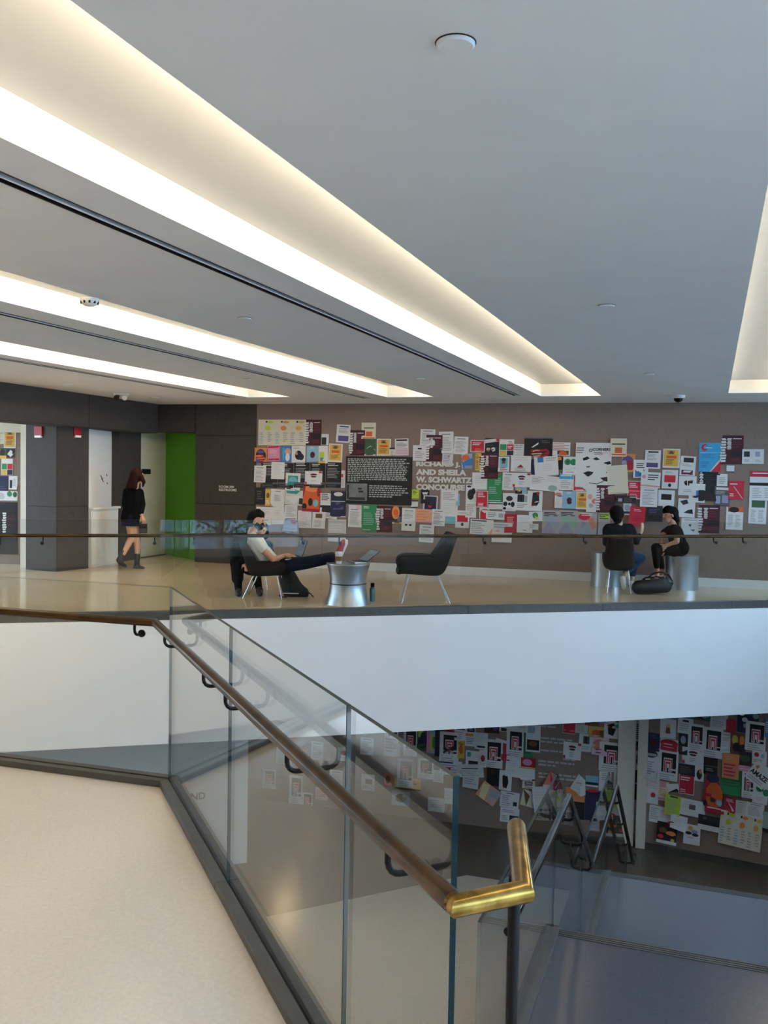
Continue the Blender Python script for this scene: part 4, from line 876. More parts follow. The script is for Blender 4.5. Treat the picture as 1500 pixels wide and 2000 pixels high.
N('f',1020,190,1170,408,SPI,'white flyer with a black square spiral',1)
N('f',1080,52,1207,198,TX('W','l'),'white sheet of grey text',2)
N('f',1195,132,1267,222,'rd2|t.2,.2,.8,.8,.2:red','plain dark red card')
N('f',1275,58,1432,232,'nav|e.2,.2,.14,.1:W e.85,.25,.14,.12:ggn e.35,.45,.14,.1:W e.4,.7,.12,.1:lbl e.6,.1,.1,.06:tea','dark navy poster with pale discs',0,'the pale-disc poster')
N('f',1225,228,1337,405,'brn|e.3,.3,.2,.2:yel e.75,.3,.15,.2:or2 e.4,.6,.25,.2:k e.8,.65,.2,.2:K','warm group photo print')
N('f',1335,145,1487,358,SPI,'white flyer with a black square spiral',1)
N('f',1480,120,1530,260,'blu|t.1,.2,.9,.8,.1:W','bright blue poster cut by the right edge')
N('f',1385,358,1492,458,'W|e.3,.3,.17,.17:red e.72,.35,.13,.15:lbl t.1,.65,.9,.9,.12:sal','white sheet with red and blue dots')
N('f',845,450,967,540,'K|r0,.0,1,.1:gbl t.1,.3,.9,.8,.15:G','dark slate flyer')
N('f',848,535,962,677,'w|r.04,.04,.96,.96:red p.3,.3,.35,.3,.9,.95,.85,.95:rd2 t.1,.12,.8,.3,.12:W t.1,.75,.5,.9,.1:pn2','red card with white text, diagonal shading')
N('f',965,460,1032,582,'W|e.5,.6,.3,.3:K e.6,.4,.15,.15:sal','white card with a dark bust')
N('f',1030,405,1132,532,'k|r0,.5,1,.55:G t.15,.65,.85,.85,.1:g','black card with a grey rule')
N('f',1285,365,1382,465,'K|e.5,.5,.4,.25:dgr','dark olive photo')
N('f',1278,455,1372,505,'pnk|t.1,.3,.9,.7,.3:pn2','pink slip')
N('f',1152,500,1312,705,'dgr|r0,.0,1,.9:grn t.1,.15,.9,.6,.1:dgr r0,.93,1,1:brn','green grassy photo poster')
N('f',1165,378,1290,558,'or2|r.05,.4,.95,.95:sal t.1,.42,.9,.92,.14:red t.2,.1,.8,.3,.1:ora','orange poster with red block letters')
N('f',1310,505,1402,702,SPI,'white flyer with a black square spiral')
N('f',1395,560,1505,745,'W|e.4,.4,.25,.14:grn e.85,.52,.22,.14:grn e.4,.4,.1,.06:dgr p.5,.4,.75,.45,.75,.52,.5,.48:grn t.2,.75,.8,.9,.08:pn2','white sheet with two green discs',4)
N('f',1360,450,1520,610,'W|x.05,.42,.95,.66,AMAZE:k p.12,.28,.2,.15,.3,.2,.25,.38:or2 t.1,.75,.9,.95,.1:l','white flyer with black capital letters',33)
N('f',1030,530,1187,808,'rd2|e.5,.55,.4,.35:org e.4,.1,.3,.12:nav e.45,.65,.13,.1:k e.75,.72,.13,.1:cyn e.1,.78,.1,.08:k r.1,.92,1,1:rd2 t.2,.86,.9,.9:pn2','orange-red poster with small dark figures',1,'the orange-red poster',outline=[(.1,.0),(.5,.02),(.75,.25),(.95,.8),(1,1),(.15,1),(0,.7)])
N('f',700,585,772,725,'yl2|r.1,.02,.7,.3:pnk t.1,.4,.9,.8,.1:l r0,.85,1,.95:pnk','cream slip with pink bars',2)
N('f',765,600,850,660,'W|p0,1,.8,.6,1,1:k','white corner of a torn sheet',-12)
N('f',860,715,1045,835,'W|t.1,.15,.6,.6,.15:w r.35,.3,.6,.6:G','long white sheet with a grey stamp',3)
N('f',630,768,792,892,'W|t.05,.15,.45,.9,.12:l t.5,.2,.95,.6,.12:pn2','wide white sheet of pink and grey text',2)
N('f',748,680,862,828,'lim|r.3,.04,.8,.12:dgr t.12,.2,.88,.9,.1:ggn','lime yellow sheet of text',2)
N('f',790,828,912,925,'W|t.2,.3,.8,.8,.15:w','curling white slip',5,None,curl=.06)
N('f',690,878,837,1032,'k|e.3,.4,.2,.15:brn e.7,.5,.25,.12:or2 e.2,.7,.15,.1:red e.8,.8,.1,.08:yel e.7,.0,.2,.1:rd2 r0,.86,1,1:W','black food photo poster with white foot',2)
N('f',885,893,1007,1038,'W|e.4,.2,.15,.12:yel e.65,.35,.2,.1:lpu e.3,.45,.2,.08:K e.7,.5,.2,.08:nav t.2,.65,.8,.75,.08:pnk','white sheet with scattered colour sketches',1)
N('f',990,828,1147,938,'W|r0,0,1,.6:K p.0,.5,.2,.4,.5,.55,.8,.4,1,.5,1,.65,0,.65:k e.3,.2,.1,.1:G','white sheet with a dark crowd photo on top',2)
N('f',1180,698,1267,805,'rd2|p.2,.2,.9,.8,.8,.9:pn2 t.1,.1,.8,.3:W','small dark red card with a pale stroke',6)
N('f',1265,720,1342,822,TX('w','l'),'white sheet of grey text')
N('f',1340,738,1472,842,TX('W','l'),'wide white sheet of grey text',4)
N('f',1145,815,1457,1060,CAL,'large pale planner with coloured swatches low on the wall',4,'the large low planner')
N('f',1462,800,1530,940,'ggn|r0,.85,1,1:k t.1,.2,.9,.7,.1:l','pale green rolled sheet at the right edge',0,None,curl=.07)
N('f',165,545,257,622,'cyn|r0,.85,1,1:W r0,.6,1,.85:k','pale blue slip with a black band')
N('f',160,655,267,872,'nav|e.5,.0,.4,.05:red t.2,.5,.8,.8,.1:nav','tall navy poster with a red top edge')
N('f',50,730,157,862,'k|t.1,.2,.9,.8,.2:K','black flyer with faint lines')
N('f',20,630,157,730,'or2|t.1,.5,.9,.9,.2:sal','orange slip beneath a white cone of paper')
N('f',45,530,167,682,'W|p.6,.0,.1,.7,.7,1:w t.4,.4,.8,.8,.1:sal','white paper folded into a cone',0,None,outline=[(.55,0),(.95,.25),(1,.9),(.75,1),(.05,.7)],curl=.05)
N('f',195,830,322,955,'K|e.4,.4,.25,.2:mar e.7,.7,.2,.12:brn r0,.85,1,1:W','dark flyer with a white foot strip',2)
N('f',240,738,312,832,'W|t.1,.1,.9,.9,.16:pnk','white slip with pink stripes',2)
N('f',262,512,352,655,'W|t.2,.1,.8,.5,.1:l e.8,.82,.14,.1:red','narrow white sheet with red spots')
N('f',370,518,462,672,'w|t.15,.15,.85,.8,.09:lpu','lilac-white sheet of text')
N('f',0,768,77,902,'W|t.1,.2,.9,.8,.12:pn2','white sheet of pinkish text')
N('f',375,690,455,800,'l|t.1,.2,.9,.8,.12:g','grey sheet behind the stair guard')
# ---- board inside the far left opening
for (x0,y0,x1,y1,rec,d) in ((-60,220,50,420,TX('c'),'cream sheet in the left doorway'),(50,245,195,470,YEL,'orange-yellow card in the left doorway'),(-80,470,80,600,'dgr|e.3,.3,.3,.3:org e.7,.4,.2,.3:K r0,.7,1,1:yel','multicoloured sheet in the left doorway'),
    (80,480,185,585,'K|p.1,.6,.5,.1,.95,.5,.5,.95:W r.7,.3,.9,.6:k','black sheet with a white diamond in the left doorway'),(20,600,160,800,'W|r.05,.3,.48,.65:grn r.52,.3,.97,.65:red r.05,.68,.48,.98:yel r.52,.68,.97,.98:nav','four-square flyer in the left doorway'),
    (-40,810,100,990,'nav|t.1,.7,.9,.95:pur','slate blue poster in the left doorway'),(110,810,215,975,'W|r.1,.3,.4,.9:k t.5,.2,.9,.8,.1:l','white sheet with a black figure in the left doorway'),
    (-40,995,215,1110,'W|t.05,.2,.4,.9,.12:g e.62,.3,.12,.3:grn e.88,.35,.1,.3:dgr','white sheet with green discs in the left doorway'),(-80,1130,215,1760,'k|s.35,.2,.55,.6:W t.6,.25,.9,.5,.06:mar r0,.0,.5,.05:K','tall black poster with white script in the left doorway')):
    N('h',x0,y0,x1,y1,rec,d,W=WB)
# ---- notices are never on top of each other by chance: give every one a label of its own
anch=[n for n in NOTES if n[6]]
used={}
def rel(n,a):
    dx,dy=n[2]-a[2],n[3]-a[3]
    if abs(dx)*1.1>=abs(dy): s='just right of' if dx>0 else 'just left of'
    else: s='just below' if dy>0 else 'just above'
    d=math.hypot(dx,dy)
    if d>95: s={'just right of':'some way right of','just left of':'some way left of','just below':'well below','just above':'well above'}[s]
    return s
cnt={}
for n in NOTES: cnt[n[1]]=cnt.get(n[1],0)+1
for n in NOTES:
    o,desc=n[0],n[1]
    if cnt[desc]==1: lab=desc if len(desc.split())>=4 else desc+' on the notice wall'
    else:
        cand=sorted((a for a in anch if a[7]==n[7] and a is not n),key=lambda a:math.hypot(a[2]-n[2],a[3]-n[3]))
        opts=['%s %s %s'%(desc,rel(n,a),a[6]) for a in cand[:3]]
        for a in cand[:8]:
            for c2 in cand[:8]:
                if c2 is not a: opts.append('%s %s %s, %s %s'%(desc,rel(n,a).split(' ',1)[1].replace('way ',''),a[6],rel(n,c2).split(' ',1)[1].replace('way ',''),c2[6]))
        opts+=['%s %s %s'%(desc,rel(n,a),a[6]) for a in cand[3:]]
        opts=[l for l in opts if len(l.split())<=16 and l not in used]
        lab=opts[0] if opts else desc+' among the notices'
    used[lab]=1
    tag(o,lab,'notice' if 'poster' not in desc else 'poster','notices on the upper wall' if n[7]=='upper' else 'notices on the lower wall')
# ================================================================== SIGNS
u0,z1=WM.pix(677,891); u1,z0=WM.pix(804,987)
t=thing('information_panel',WM.pt((u0+u1)/2,z0),'large black information panel of pale text with a photo','sign')
q=MB(); WM.slab(q,u0,u1,z0,z1,.02,.021); q.build('board',mat('panel_black','151515',.5,noise=.1),t,bevel=.002)
M_INK=mat('pale_ink','a9aca4',.7,noise=.1); q=MB(); q2=MB(); rng=random.Random(3)
def line(Q,x,xe,yy,h):
    while x<xe:
        w=rng.uniform(.018,.06); Q.quad(*[WM.pt(u0+(u1-u0)*a,z1-(z1-z0)*b_,.0215) for a,b_ in ((x,yy),(min(x+w,xe),yy),(min(x+w,xe),yy+h),(x,yy+h))]); x+=w+.012
ends=[.93,.90,.98,.9,.96,.93,.95,.94,.92,.9,.93,.95,.22]
for k,e in enumerate(ends): line(q,.025,e-.02,.045+.0385*k,.022)
for k,e in enumerate((.85,.93,.9,.95,.86,.72)): line(q2,.36,e,.60+.045*k,.024)
q.build('text_block',M_INK,t); q2.build('text_block',M_INK,t)
q=MB(); WM.slab(q,u0+(u1-u0)*.01,u0+(u1-u0)*.33,z1-(z1-z0)*.93,z1-(z1-z0)*.57,.004,.0235); ph=q.build('photograph',mat('grey_photo','777a78',.6,noise=.3,nscale=6),t)
q=MB()
for (a,b_,c,d) in ((.02,.6,.05,.9),(.19,.66,.25,.7),(.2,.72,.27,.76),(.05,.86,.3,.92)):
    q.quad(*[WM.pt(u0+(u1-u0)*x,z1-(z1-z0)*y,.0242) for x,y in ((a,b_),(c,b_),(c,d),(a,d))])
q.build('photo_dark_print',mat('photo_dark','2a2b2b',.6),ph)  # darker printed parts of the photograph
M_LET=mat('white_lettering','cfccc6',.5,noise=.03)
def letters(W,s,x0,y0,x1,y1,parent,m,depth=.012,bold=.035,split=True,off=0.0):
    """raised lettering on wall W spanning the given picture box, one mesh per letter"""
    vv,ff,_=text_geo(s,bold); ua,za=W.pix(x0,y0); ub,zb=W.pix(x1,y1)
    zb2=W.pix(x0,y1)[1]
    n=len(vv); par=list(range(n))
    def find(i):
        while par[i]!=i: par[i]=par[par[i]]; i=par[i]
        return i
    for f in ff:
        for k in f[1:]: par[find(k)]=find(f[0])
    comps={}
    for f in ff: comps.setdefault(find(f[0]) if split else 0,[]).append(f)
    for c in comps.values():
        q=MB(); ids=sorted({i for f in c for i in f}); mp={i:k for k,i in enumerate(ids)}
        q.v=[tuple(W.pt(ua+(ub-ua)*vv[i][0],za+(zb2-za)*vv[i][1],off+depth)) for i in ids]
        q.f=[tuple(mp[i] for i in f) for f in c]; q.m=[0]*len(q.f)
        edges={}
        for f in q.f:
            for i in range(len(f)):
                e=(f[i],f[(i+1)%len(f)]); edges[e]=1
        base=len(q.v); q.v+=[tuple(W.pt(ua+(ub-ua)*vv[i][0],za+(zb2-za)*vv[i][1],off+.001)) for i in ids]
        for (i,j) in list(edges):
            if (j,i) not in edges: q.f.append((i,j,base+j,base+i)); q.m.append(0)
        me_o=q.build('letter',m,parent)
t=thing('wall_lettering',WM.pt(WM.pix(860,930)[0],WM.pix(860,955)[1]),'four rows of bold white capital letters right of the black information panel','sign')
for s_,x0,y0,x1,y1 in (('RICHARD J.',813,901.5,899,913),('AND SHEILA',813,916,911,927.5),('W. SCHWARTZ',813,930.5,922,942),('CONCOURSE',813,945,908,956.5)):
    letters(WM,s_,x0,y0,x1,y1,t,M_LET,.012,.055)
t=thing('wall_lettering',WM.pt(WM.pix(445,952)[0],WM.pix(445,958)[1]),'two small rows of pale lettering on the grey panel wall','sign')
letters(WM,'ROOM 200',428,948,457,952.5,t,M_LET,.004,.02); letters(WM,'RESTROOMS',428,954,462,959,t,M_LET,.004,.02)
t=thing('wall_lettering',WW.pt(WW.pix(385,1557)[0],WW.pix(385,1565)[1]),'grey capital letters on the white lower wall behind the near glass','sign')
letters(WW,'AND',358,1551,401,1565,t,M_SHOE,.006,.03)
# grey rows of donor-style text on the lower wall
t=thing('wall_text',WM.pt(WM.pix(1090,1450)[0],WM.pix(1090,1530)[1]),'rows of small pale wall text between the lower notices','sign')
for k,(x0,x1,y) in enumerate(((1056,1078,1402),(1056,1088,1416),(1056,1118,1439),(1056,1118,1446),(1056,1098,1463),(1052,1122,1484),(1052,1085,1491),(1052,1125,1508),(1052,1124,1515),(1100,1124,1481))):
    ua,za=WM.pix(x0,y); ub,zb=WM.pix(x1,y); q=MB(); x=ua
    while x<ub:
        w=rng.uniform(.05,.14); q.quad(*[WM.pt(a,b_,.002) for a,b_ in ((x,za),(min(x+w,ub),za),(min(x+w,ub),za-.028),(x,za-.028))]); x+=w+.02
    q.build('text_row',mat('faded_lettering','b4b0aa',.7),t)
# ================================================================== FURNITURE
def local(t,h):     # heading h (radians): forward axis in plan
    return Vector((math.cos(h),math.sin(h),0)),Vector((-math.sin(h),math.cos(h),0))
def lounge_chair(pos,h,label,k=1.0,group='shell lounge chairs',ws=.85):
    t=thing('lounge_chair',pos,label,'chair',group); fw,lt=local(t,h); P0=Vector(pos)
    rows=[(.375,.35,.27,.16),(.375,.37,.29,.20),(.30,.385,.30,.215),(.10,.37,.305,.225),(-.10,.355,.305,.235),(-.18,.385,.30,.23),(-.225,.50,.285,.20),(-.275,.66,.265,.15),(-.325,.81,.245,.115),(-.34,.86,.235,.10)]
    cs=[(-1,1),(-1.02,.62),(-.99,.25),(-.86,.05),(-.5,0),(0,-.02),(.5,0),(.86,.05),(.99,.25),(1.02,.62),(1,1)]
    v=[];f=[]
    for i,(x,z,w,hh) in enumerate(rows):
        a=rows[max(i-1,0)]; b_=rows[min(i+1,len(rows)-1)]; d=Vector((b_[0]-a[0],b_[1]-a[1])).normalized(); n=Vector((-d.y,d.x)); n=n if n.y>0 or n.x>0 else -n
        if n.y<0: n=-n
        if i<2: n=Vector((0,1))
        for (cx,cz) in cs:
            xx=x+n.x*hh*cz; zz=z+n.y*hh*cz; p=P0+fw*(xx*k)+lt*(w*cx*k*ws)+Vector((0,0,zz*k)); v.append(tuple(p))
    m_=len(cs)
    for i in range(len(rows)-1):
        for j in range(m_-1): a=i*m_+j; f.append((a,a+1,a+m_+1,a+m_))
    q=MB(); q.v=v; q.f=f; q.m=[0]*len(f); o=q.build('shell',M_FABRIC,t,smooth=True)
    s_=o.modifiers.new('thick','SOLIDIFY'); s_.thickness=.05*k; s_.offset=0
    b_=o.modifiers.new('soft','SUBSURF'); b_.levels=1; b_.render_levels=2
    q=MB(); c=P0+fw*(.09*k)+Vector((0,0,.41*k)); q.box(c,(.23*k,.235*k*ws,.03*k),(fw,lt,Vector((0,0,1)))); q.build('cushion',M_FABRIC,t,bevel=.02)
    for (fx,gx) in ((.24,.33),(-.12,-.27)):
        for sd in (-1,1):
            q=MB(); q.tube([P0+fw*(fx*k)+lt*(sd*.2*k*ws)+Vector((0,0,.345*k)),P0+fw*(gx*k)+lt*(sd*.26*k*ws)+Vector((0,0,.004))],.009,10); q.build('leg',M_CHROME,t,smooth=True)
    return t
def drum(pos,rt,rw,rb,h,label,band=True):
    t=thing('metal_drum',pos,label,'drum table','silver drum tables')
    prof=[]
    for i in range(15):
        a=i/14; r=(rb+(rt-rb)*a)-( (rb+rt)/2-rw)*math.sin(math.pi*a); prof.append((r,h*a*.985))
    q=MB(); q.lathe([(rb*.9,0)]+prof,pos,48); q.build('body',M_STEEL,t,smooth=True)
    q=MB(); q.lathe([(rt-.01,0),(rt+.004,.002),(rt+.004,.012),(rt-.004,.015),(.02,.015)],(pos[0],pos[1],pos[2]+h*.975),48); q.build('top_plate',M_STEEL,t,smooth=True)
    if band:
        q=MB(); q.lathe([(rw-.004,0),(rw+.005,.003),(rw+.005,.015),(rw-.004,.018)],(pos[0],pos[1],pos[2]+h*.49),48); q.build('band',M_SHOE,t,smooth=True)
    return t
TP=Vector((at_z(682,1150,0).x,11.36,0)); TP.x=(682-750)/1815*11.36
drum(TP,.265,.222,.275,.5,'silver waisted drum table holding the coffee cup')
sp=at_y(1332,1120,13.5); drum(Vector((sp.x,13.5,0)),.236,.228,.24,.49,'silver drum that the woman in black sits on',False)
sp=at_y(1186,1110,13.75); drum(Vector((sp.x,13.75,0)),.236,.228,.24,.49,'silver drum half hidden behind the chair at right',False)
MC=Vector((at_y(515,1120,11.78).x,11.78,0))
lounge_chair(MC,math.radians(-4),'dark lounge chair under the man with the laptop',.83)
lounge_chair(Vector((at_y(835,1120,11.68).x,11.68,0)),math.radians(182),'empty dark lounge chair facing the silver table',1.0)
lounge_chair(Vector((at_y(1208,1100,12.98).x,12.98,0)),math.radians(80),'dark chair turned away with a woman seated in it',.92,ws=.68)
lounge_chair(Vector((at_y(487,1110,12.75).x,12.75,0)),math.radians(-75),'dark chair mostly hidden behind the man',.95)
# ================================================================== PEOPLE
M_SKIN=mat('skin_light','c79a7c',.6,noise=.04,nscale=12); M_SKIN2=mat('skin_warm','b98466',.6,noise=.04,nscale=12)
M_HAIRB=mat('hair_black','110d0b',.8,spec=.15,noise=.2,nscale=60,aniso=(1,1,.2)); M_HAIRR=mat('hair_auburn','260d0a',.8,spec=.15,noise=.2,nscale=60,aniso=(1,1,.2))
M_BLK=mat('black_cloth','0d0d0f',.95,spec=.1,noise=.15,nscale=40); M_NAVY=mat('navy_denim','151a2b',.95,spec=.1,noise=.15,nscale=60); M_TEE=mat('white_tee','cfc9bf',.9,noise=.03,nscale=10)
M_JEAN=mat('blue_denim','1e3450',.95,spec=.1,noise=.15,nscale=60); M_DBLU=mat('dark_blue_knit','12151d',.95,spec=.1,noise=.15,nscale=60); M_SHR=mat('red_shoe','a82535',.6,noise=.05); M_SOLE=mat('white_sole','d8d4ce',.6)
M_EYE=mat('eye_dark','14100e',.2); M_LIPM=mat('lip','a05a50',.5)
def blob(name,caps,parent=None,voxel=.0095,smooth=5):
    """one continuous surface grown from tapered capsules (a, ra, b, rb, material)"""
    v=[];f=[]
    for (a,ra,b_,rb,m_) in caps:
        a=Vector(a); b_=Vector(b_); d=b_-a; L=d.length; d=d/L if L>1e-6 else Vector((0,0,1))
        up=Vector((0,0,1)) if abs(d.z)<.9 else Vector((1,0,0)); x=d.cross(up).normalized(); y=x.cross(d)
        rings=[]
        for k in range(6): an=math.pi/2*(1-k/5); rings.append((a-d*ra*math.sin(an),ra*math.cos(an)))
        for k in range(6): an=math.pi/2*k/5; rings.append((b_+d*rb*math.sin(an),rb*math.cos(an)))
        i0=len(v); S=14
        for (c,r) in rings:
            for j in range(S):
                an=2*math.pi*j/S; v.append(tuple(c+x*max(r,1e-4)*math.cos(an)+y*max(r,1e-4)*math.sin(an)))
        for k in range(len(rings)-1):
            for j in range(S): p=i0+k*S+j; q_=i0+k*S+(j+1)%S; f.append((p,q_,q_+S,p+S))
    me=bpy.data.meshes.new(name); me.from_pydata(v,[],f)
    bm=bmesh.new(); bm.from_mesh(me); bmesh.ops.remove_doubles(bm,verts=bm.verts,dist=.0003); bmesh.ops.recalc_face_normals(bm,faces=bm.faces); bm.to_mesh(me); bm.free()
    tmp=bpy.data.objects.new('tmp',me); COL.objects.link(tmp)
    r=tmp.modifiers.new('r','REMESH'); r.mode='VOXEL'; r.voxel_size=voxel
    s_=tmp.modifiers.new('s','SMOOTH'); s_.iterations=smooth; s_.factor=.5
    dg=bpy.context.evaluated_depsgraph_get(); out=bpy.data.meshes.new_from_object(tmp.evaluated_get(dg))
    bpy.data.objects.remove(tmp); bpy.data.meshes.remove(me)
    out.name=name; n=len(out.polygons); cen=np.empty(n*3,dtype=np.float32); out.polygons.foreach_get('center',cen); cen=cen.reshape(-1,3)
    mats=[]; best=np.full(n,1e9); idx=np.zeros(n,dtype=np.int32)
    for (a,ra,b_,rb,m_) in caps:
        if m_ not in mats: mats.append(m_)
        a=np.array(a); b2=np.array(b_); d=b2-a; L2=max(float(d@d),1e-9); t=np.clip(((cen-a)@d)/L2,0,1)
        dist=np.linalg.norm(cen-(a+t[:,None]*d),axis=1)-(ra+(rb-ra)*t); w=dist<best; best[w]=dist[w]; idx[w]=mats.index(m_)
    out.materials.clear()
    for m_ in mats: out.materials.append(m_)
    out.polygons.foreach_set('material_index',idx); out.polygons.foreach_set('use_smooth',[True]*n)
    o=bpy.data.objects.new(name,out); COL.objects.link(o)
    if parent is not None:
        o.parent=parent
        base=parent if parent.type=='EMPTY' else parent.parent
        if base is not None: out.transform(Matrix.Translation(-Vector(base.location)))
    return o
J=lambda x,y,Y: at_y(x,y,Y)
def head_caps(c,fw,skin,r=.092,beard=None):
    """skull, jaw, brow, nose, lips, eyes and ears looking along fw"""
    c=Vector(c); fw=Vector(fw).normalized(); up=Vector((0,0,1)); rt=fw.cross(up).normalized(); up=rt.cross(fw)
    k=r/.092; P=lambda f_,s_,u_: c+(fw*f_+rt*s_+up*u_)*k
    L=[(P(-.015,0,.02),.088*k,P(.012,0,.01),.082*k,skin),(P(.035,0,-.03),.058*k,P(.045,0,-.075),.04*k,beard or skin),
       (P(.088,0,.005),.010*k,P(.108,0,-.03),.013*k,skin),(P(.07,-.03,.03),.018*k,P(.07,.03,.03),.018*k,skin),
       (P(.084,-.018,-.06),.009*k,P(.084,.018,-.06),.009*k,M_LIPM),(P(.01,-.086,0),.014*k,P(.0,-.088,-.03),.011*k,skin),(P(.01,.086,0),.014*k,P(.0,.088,-.03),.011*k,skin),
       (P(.078,-.032,.008),.012*k,P(.078,-.03,.008),.012*k,M_EYE),(P(.078,.032,.008),.012*k,P(.078,.03,.008),.012*k,M_EYE)]
    if beard: L+=[(P(.02,-.06,-.045),.03*k,P(.06,-.02,-.085),.03*k,beard),(P(.02,.06,-.045),.03*k,P(.06,.02,-.085),.03*k,beard)]
    return L
def hand_caps(w,d,pn,skin,curl=.4,k=1.0):
    """palm with four bent fingers and a thumb; w wrist, d hand direction, pn palm normal"""
    w=Vector(w); d=Vector(d).normalized(); pn=Vector(pn); pn=(pn-d*pn.dot(d)).normalized(); s_=d.cross(pn)
    L=[(w,.024*k,w+d*.05*k,.03*k,skin)]
    for i,(off,ln) in enumerate(((-.03,.07),(-.011,.08),(.009,.075),(.028,.058))):
        a=w+(d*.075+s_*off)*k; b_=a+(d*math.cos(curl)+pn*math.sin(curl)+s_*off*2)*ln*.5*k; c=b_+(d*math.cos(2*curl)+pn*math.sin(2*curl)+s_*off*2)*ln*.5*k
        L+=[(w+(d*.03+s_*off*.8)*k,.014*k,a,.0115*k,skin),(a,.0105*k,b_,.0098*k,skin),(b_,.0096*k,c,.0085*k,skin)]
    a=w+(d*.02-s_*.03)*k; b_=a+(d*.03-s_*.03+pn*.01)*k; L+=[(a,.014*k,b_,.012*k,skin),(b_,.0115*k,b_+(d*.032-s_*.008+pn*.012)*k,.0095*k,skin)]
    return L
# ---- woman walking past the doors
Y=14.95; base=at_z(262,1110,0)
p=thing('person',(base.x,base.y,0),'woman in black top and dark skirt walking past the white door','person')
hc=J(269,930,Y); fdir=Vector((.75,.6,-.05))
caps=head_caps(hc,fdir,M_SKIN,.09)+[(J(267,940,Y),.05,J(264,953,Y),.055,M_SKIN),
 (J(247,959,Y-.02),.05,J(274,960,Y+.02),.05,M_BLK),(J(255,966,Y),.10,J(255,990,Y),.105,M_BLK),(J(267,966,Y),.095,J(265,990,Y),.10,M_BLK),(J(254,990,Y),.105,J(251,1012,Y),.125,M_BLK),(J(265,990,Y),.10,J(264,1012,Y),.12,M_BLK),
 (J(275,962,Y+.02),.05,J(279,985,Y-.02),.045,M_BLK),(J(279,985,Y-.02),.045,J(276,1000,Y-.06),.043,M_BLK),(J(276,1000,Y-.06),.028,J(278,1009,Y-.07),.024,M_SKIN),
 (J(246,961,Y),.048,J(243,985,Y+.06),.044,M_BLK),(J(243,985,Y+.06),.042,J(248,1003,Y+.16),.036,M_BLK),
 (J(263,1015,Y),.085,J(266,1051,Y+.03),.055,M_SKIN),(J(266,1051,Y+.03),.055,J(268,1064,Y),.052,M_SKIN),(J(268,1064,Y),.052,J(268,1090,Y-.02),.036,M_SKIN),
 (J(254,1015,Y),.085,J(257,1050,Y),.055,M_SKIN),(J(257,1050,Y),.055,J(251,1062,Y-.1),.052,M_SKIN),(J(251,1062,Y-.1),.052,J(241,1082,Y-.22),.036,M_SKIN)]
caps+=hand_caps(J(278,1009,Y-.07),Vector((.35,0,-1)),Vector((0,1,0)),M_SKIN,.5)
body=blob('body',caps,p)
M_BOOT=mat('black_boot','1d1d22',.45,noise=.1)
for nm,cp in (('boot',[(J(268,1084,Y-.02),.046,J(267,1106,Y-.02),.043,M_BOOT),(J(264,1107.5,Y-.02),.035,J(266,1105,Y),.045,M_BOOT),(J(267,1107,Y),.04,J(280,1109,Y-.03),.026,M_BOOT)]),
              ('boot',[(J(241,1079,Y-.2),.045,J(233,1093,Y-.26),.045,M_BOOT),(J(232,1094,Y-.26),.042,J(236,1099,Y-.2),.045,M_BOOT),(J(236,1099,Y-.2),.04,J(245,1106,Y-.12),.026,M_BOOT)])):
    blob(nm,cp,p)
q=MB(); c0=J(258,1004,Y); c1=J(256,1027,Y)
n=28
for (cc,rx,ry) in ((c0,.135,.11),(c1,.165,.13)):
    for j in range(n):
        a=2*math.pi*j/n; w=1+.03*math.sin(a*7); q.v.append((cc.x+rx*w*math.cos(a),cc.y+ry*w*math.sin(a),cc.z))
for j in range(n): q.f.append((j,(j+1)%n,n+(j+1)%n,n+j)); q.m.append(0)
q.build('skirt',M_NAVY,p,smooth=True)
blob('hair',[(hc+Vector((-.02,-.01,.03)),.10,hc+Vector((-.03,-.02,-.01)),.10,M_HAIRR),(hc+Vector((-.05,-.02,-.02)),.085,J(257,947,Y-.06),.075,M_HAIRR),(J(262,938,Y-.07),.06,J(262,951,Y-.08),.05,M_HAIRR),(J(252,949,Y-.05),.05,J(249,953,Y-.04),.03,M_HAIRR),(hc+Vector((.06,-.05,0)),.045,J(281,941,Y-.06),.03,M_HAIRR),(J(281,941,Y-.06),.03,J(279,950,Y-.07),.016,M_HAIRR)],p)
q=MB(); c=J(280,1032,Y-.05); q.box(c,(.062,.02,.075),(Vector((.97,.2,0)).normalized(),Vector((-.2,.97,0)).normalized(),Vector((0,0,1)))); 
cl=thing('clutch_bag',(c.x,c.y,c.z-.075),'dark flat clutch bag held by the walking woman','bag'); q.build('body',mat('dark_leather','2b262a',.5,noise=.3,nscale=20),cl,bevel=.008)
q=MB(); q.box(c+Vector((0,-.022,.03)),(.06,.004,.03),(Vector((.97,.2,0)).normalized(),Vector((-.2,.97,0)).normalized(),Vector((0,0,1)))); q.build('flap',M_BLACK,cl,bevel=.003)
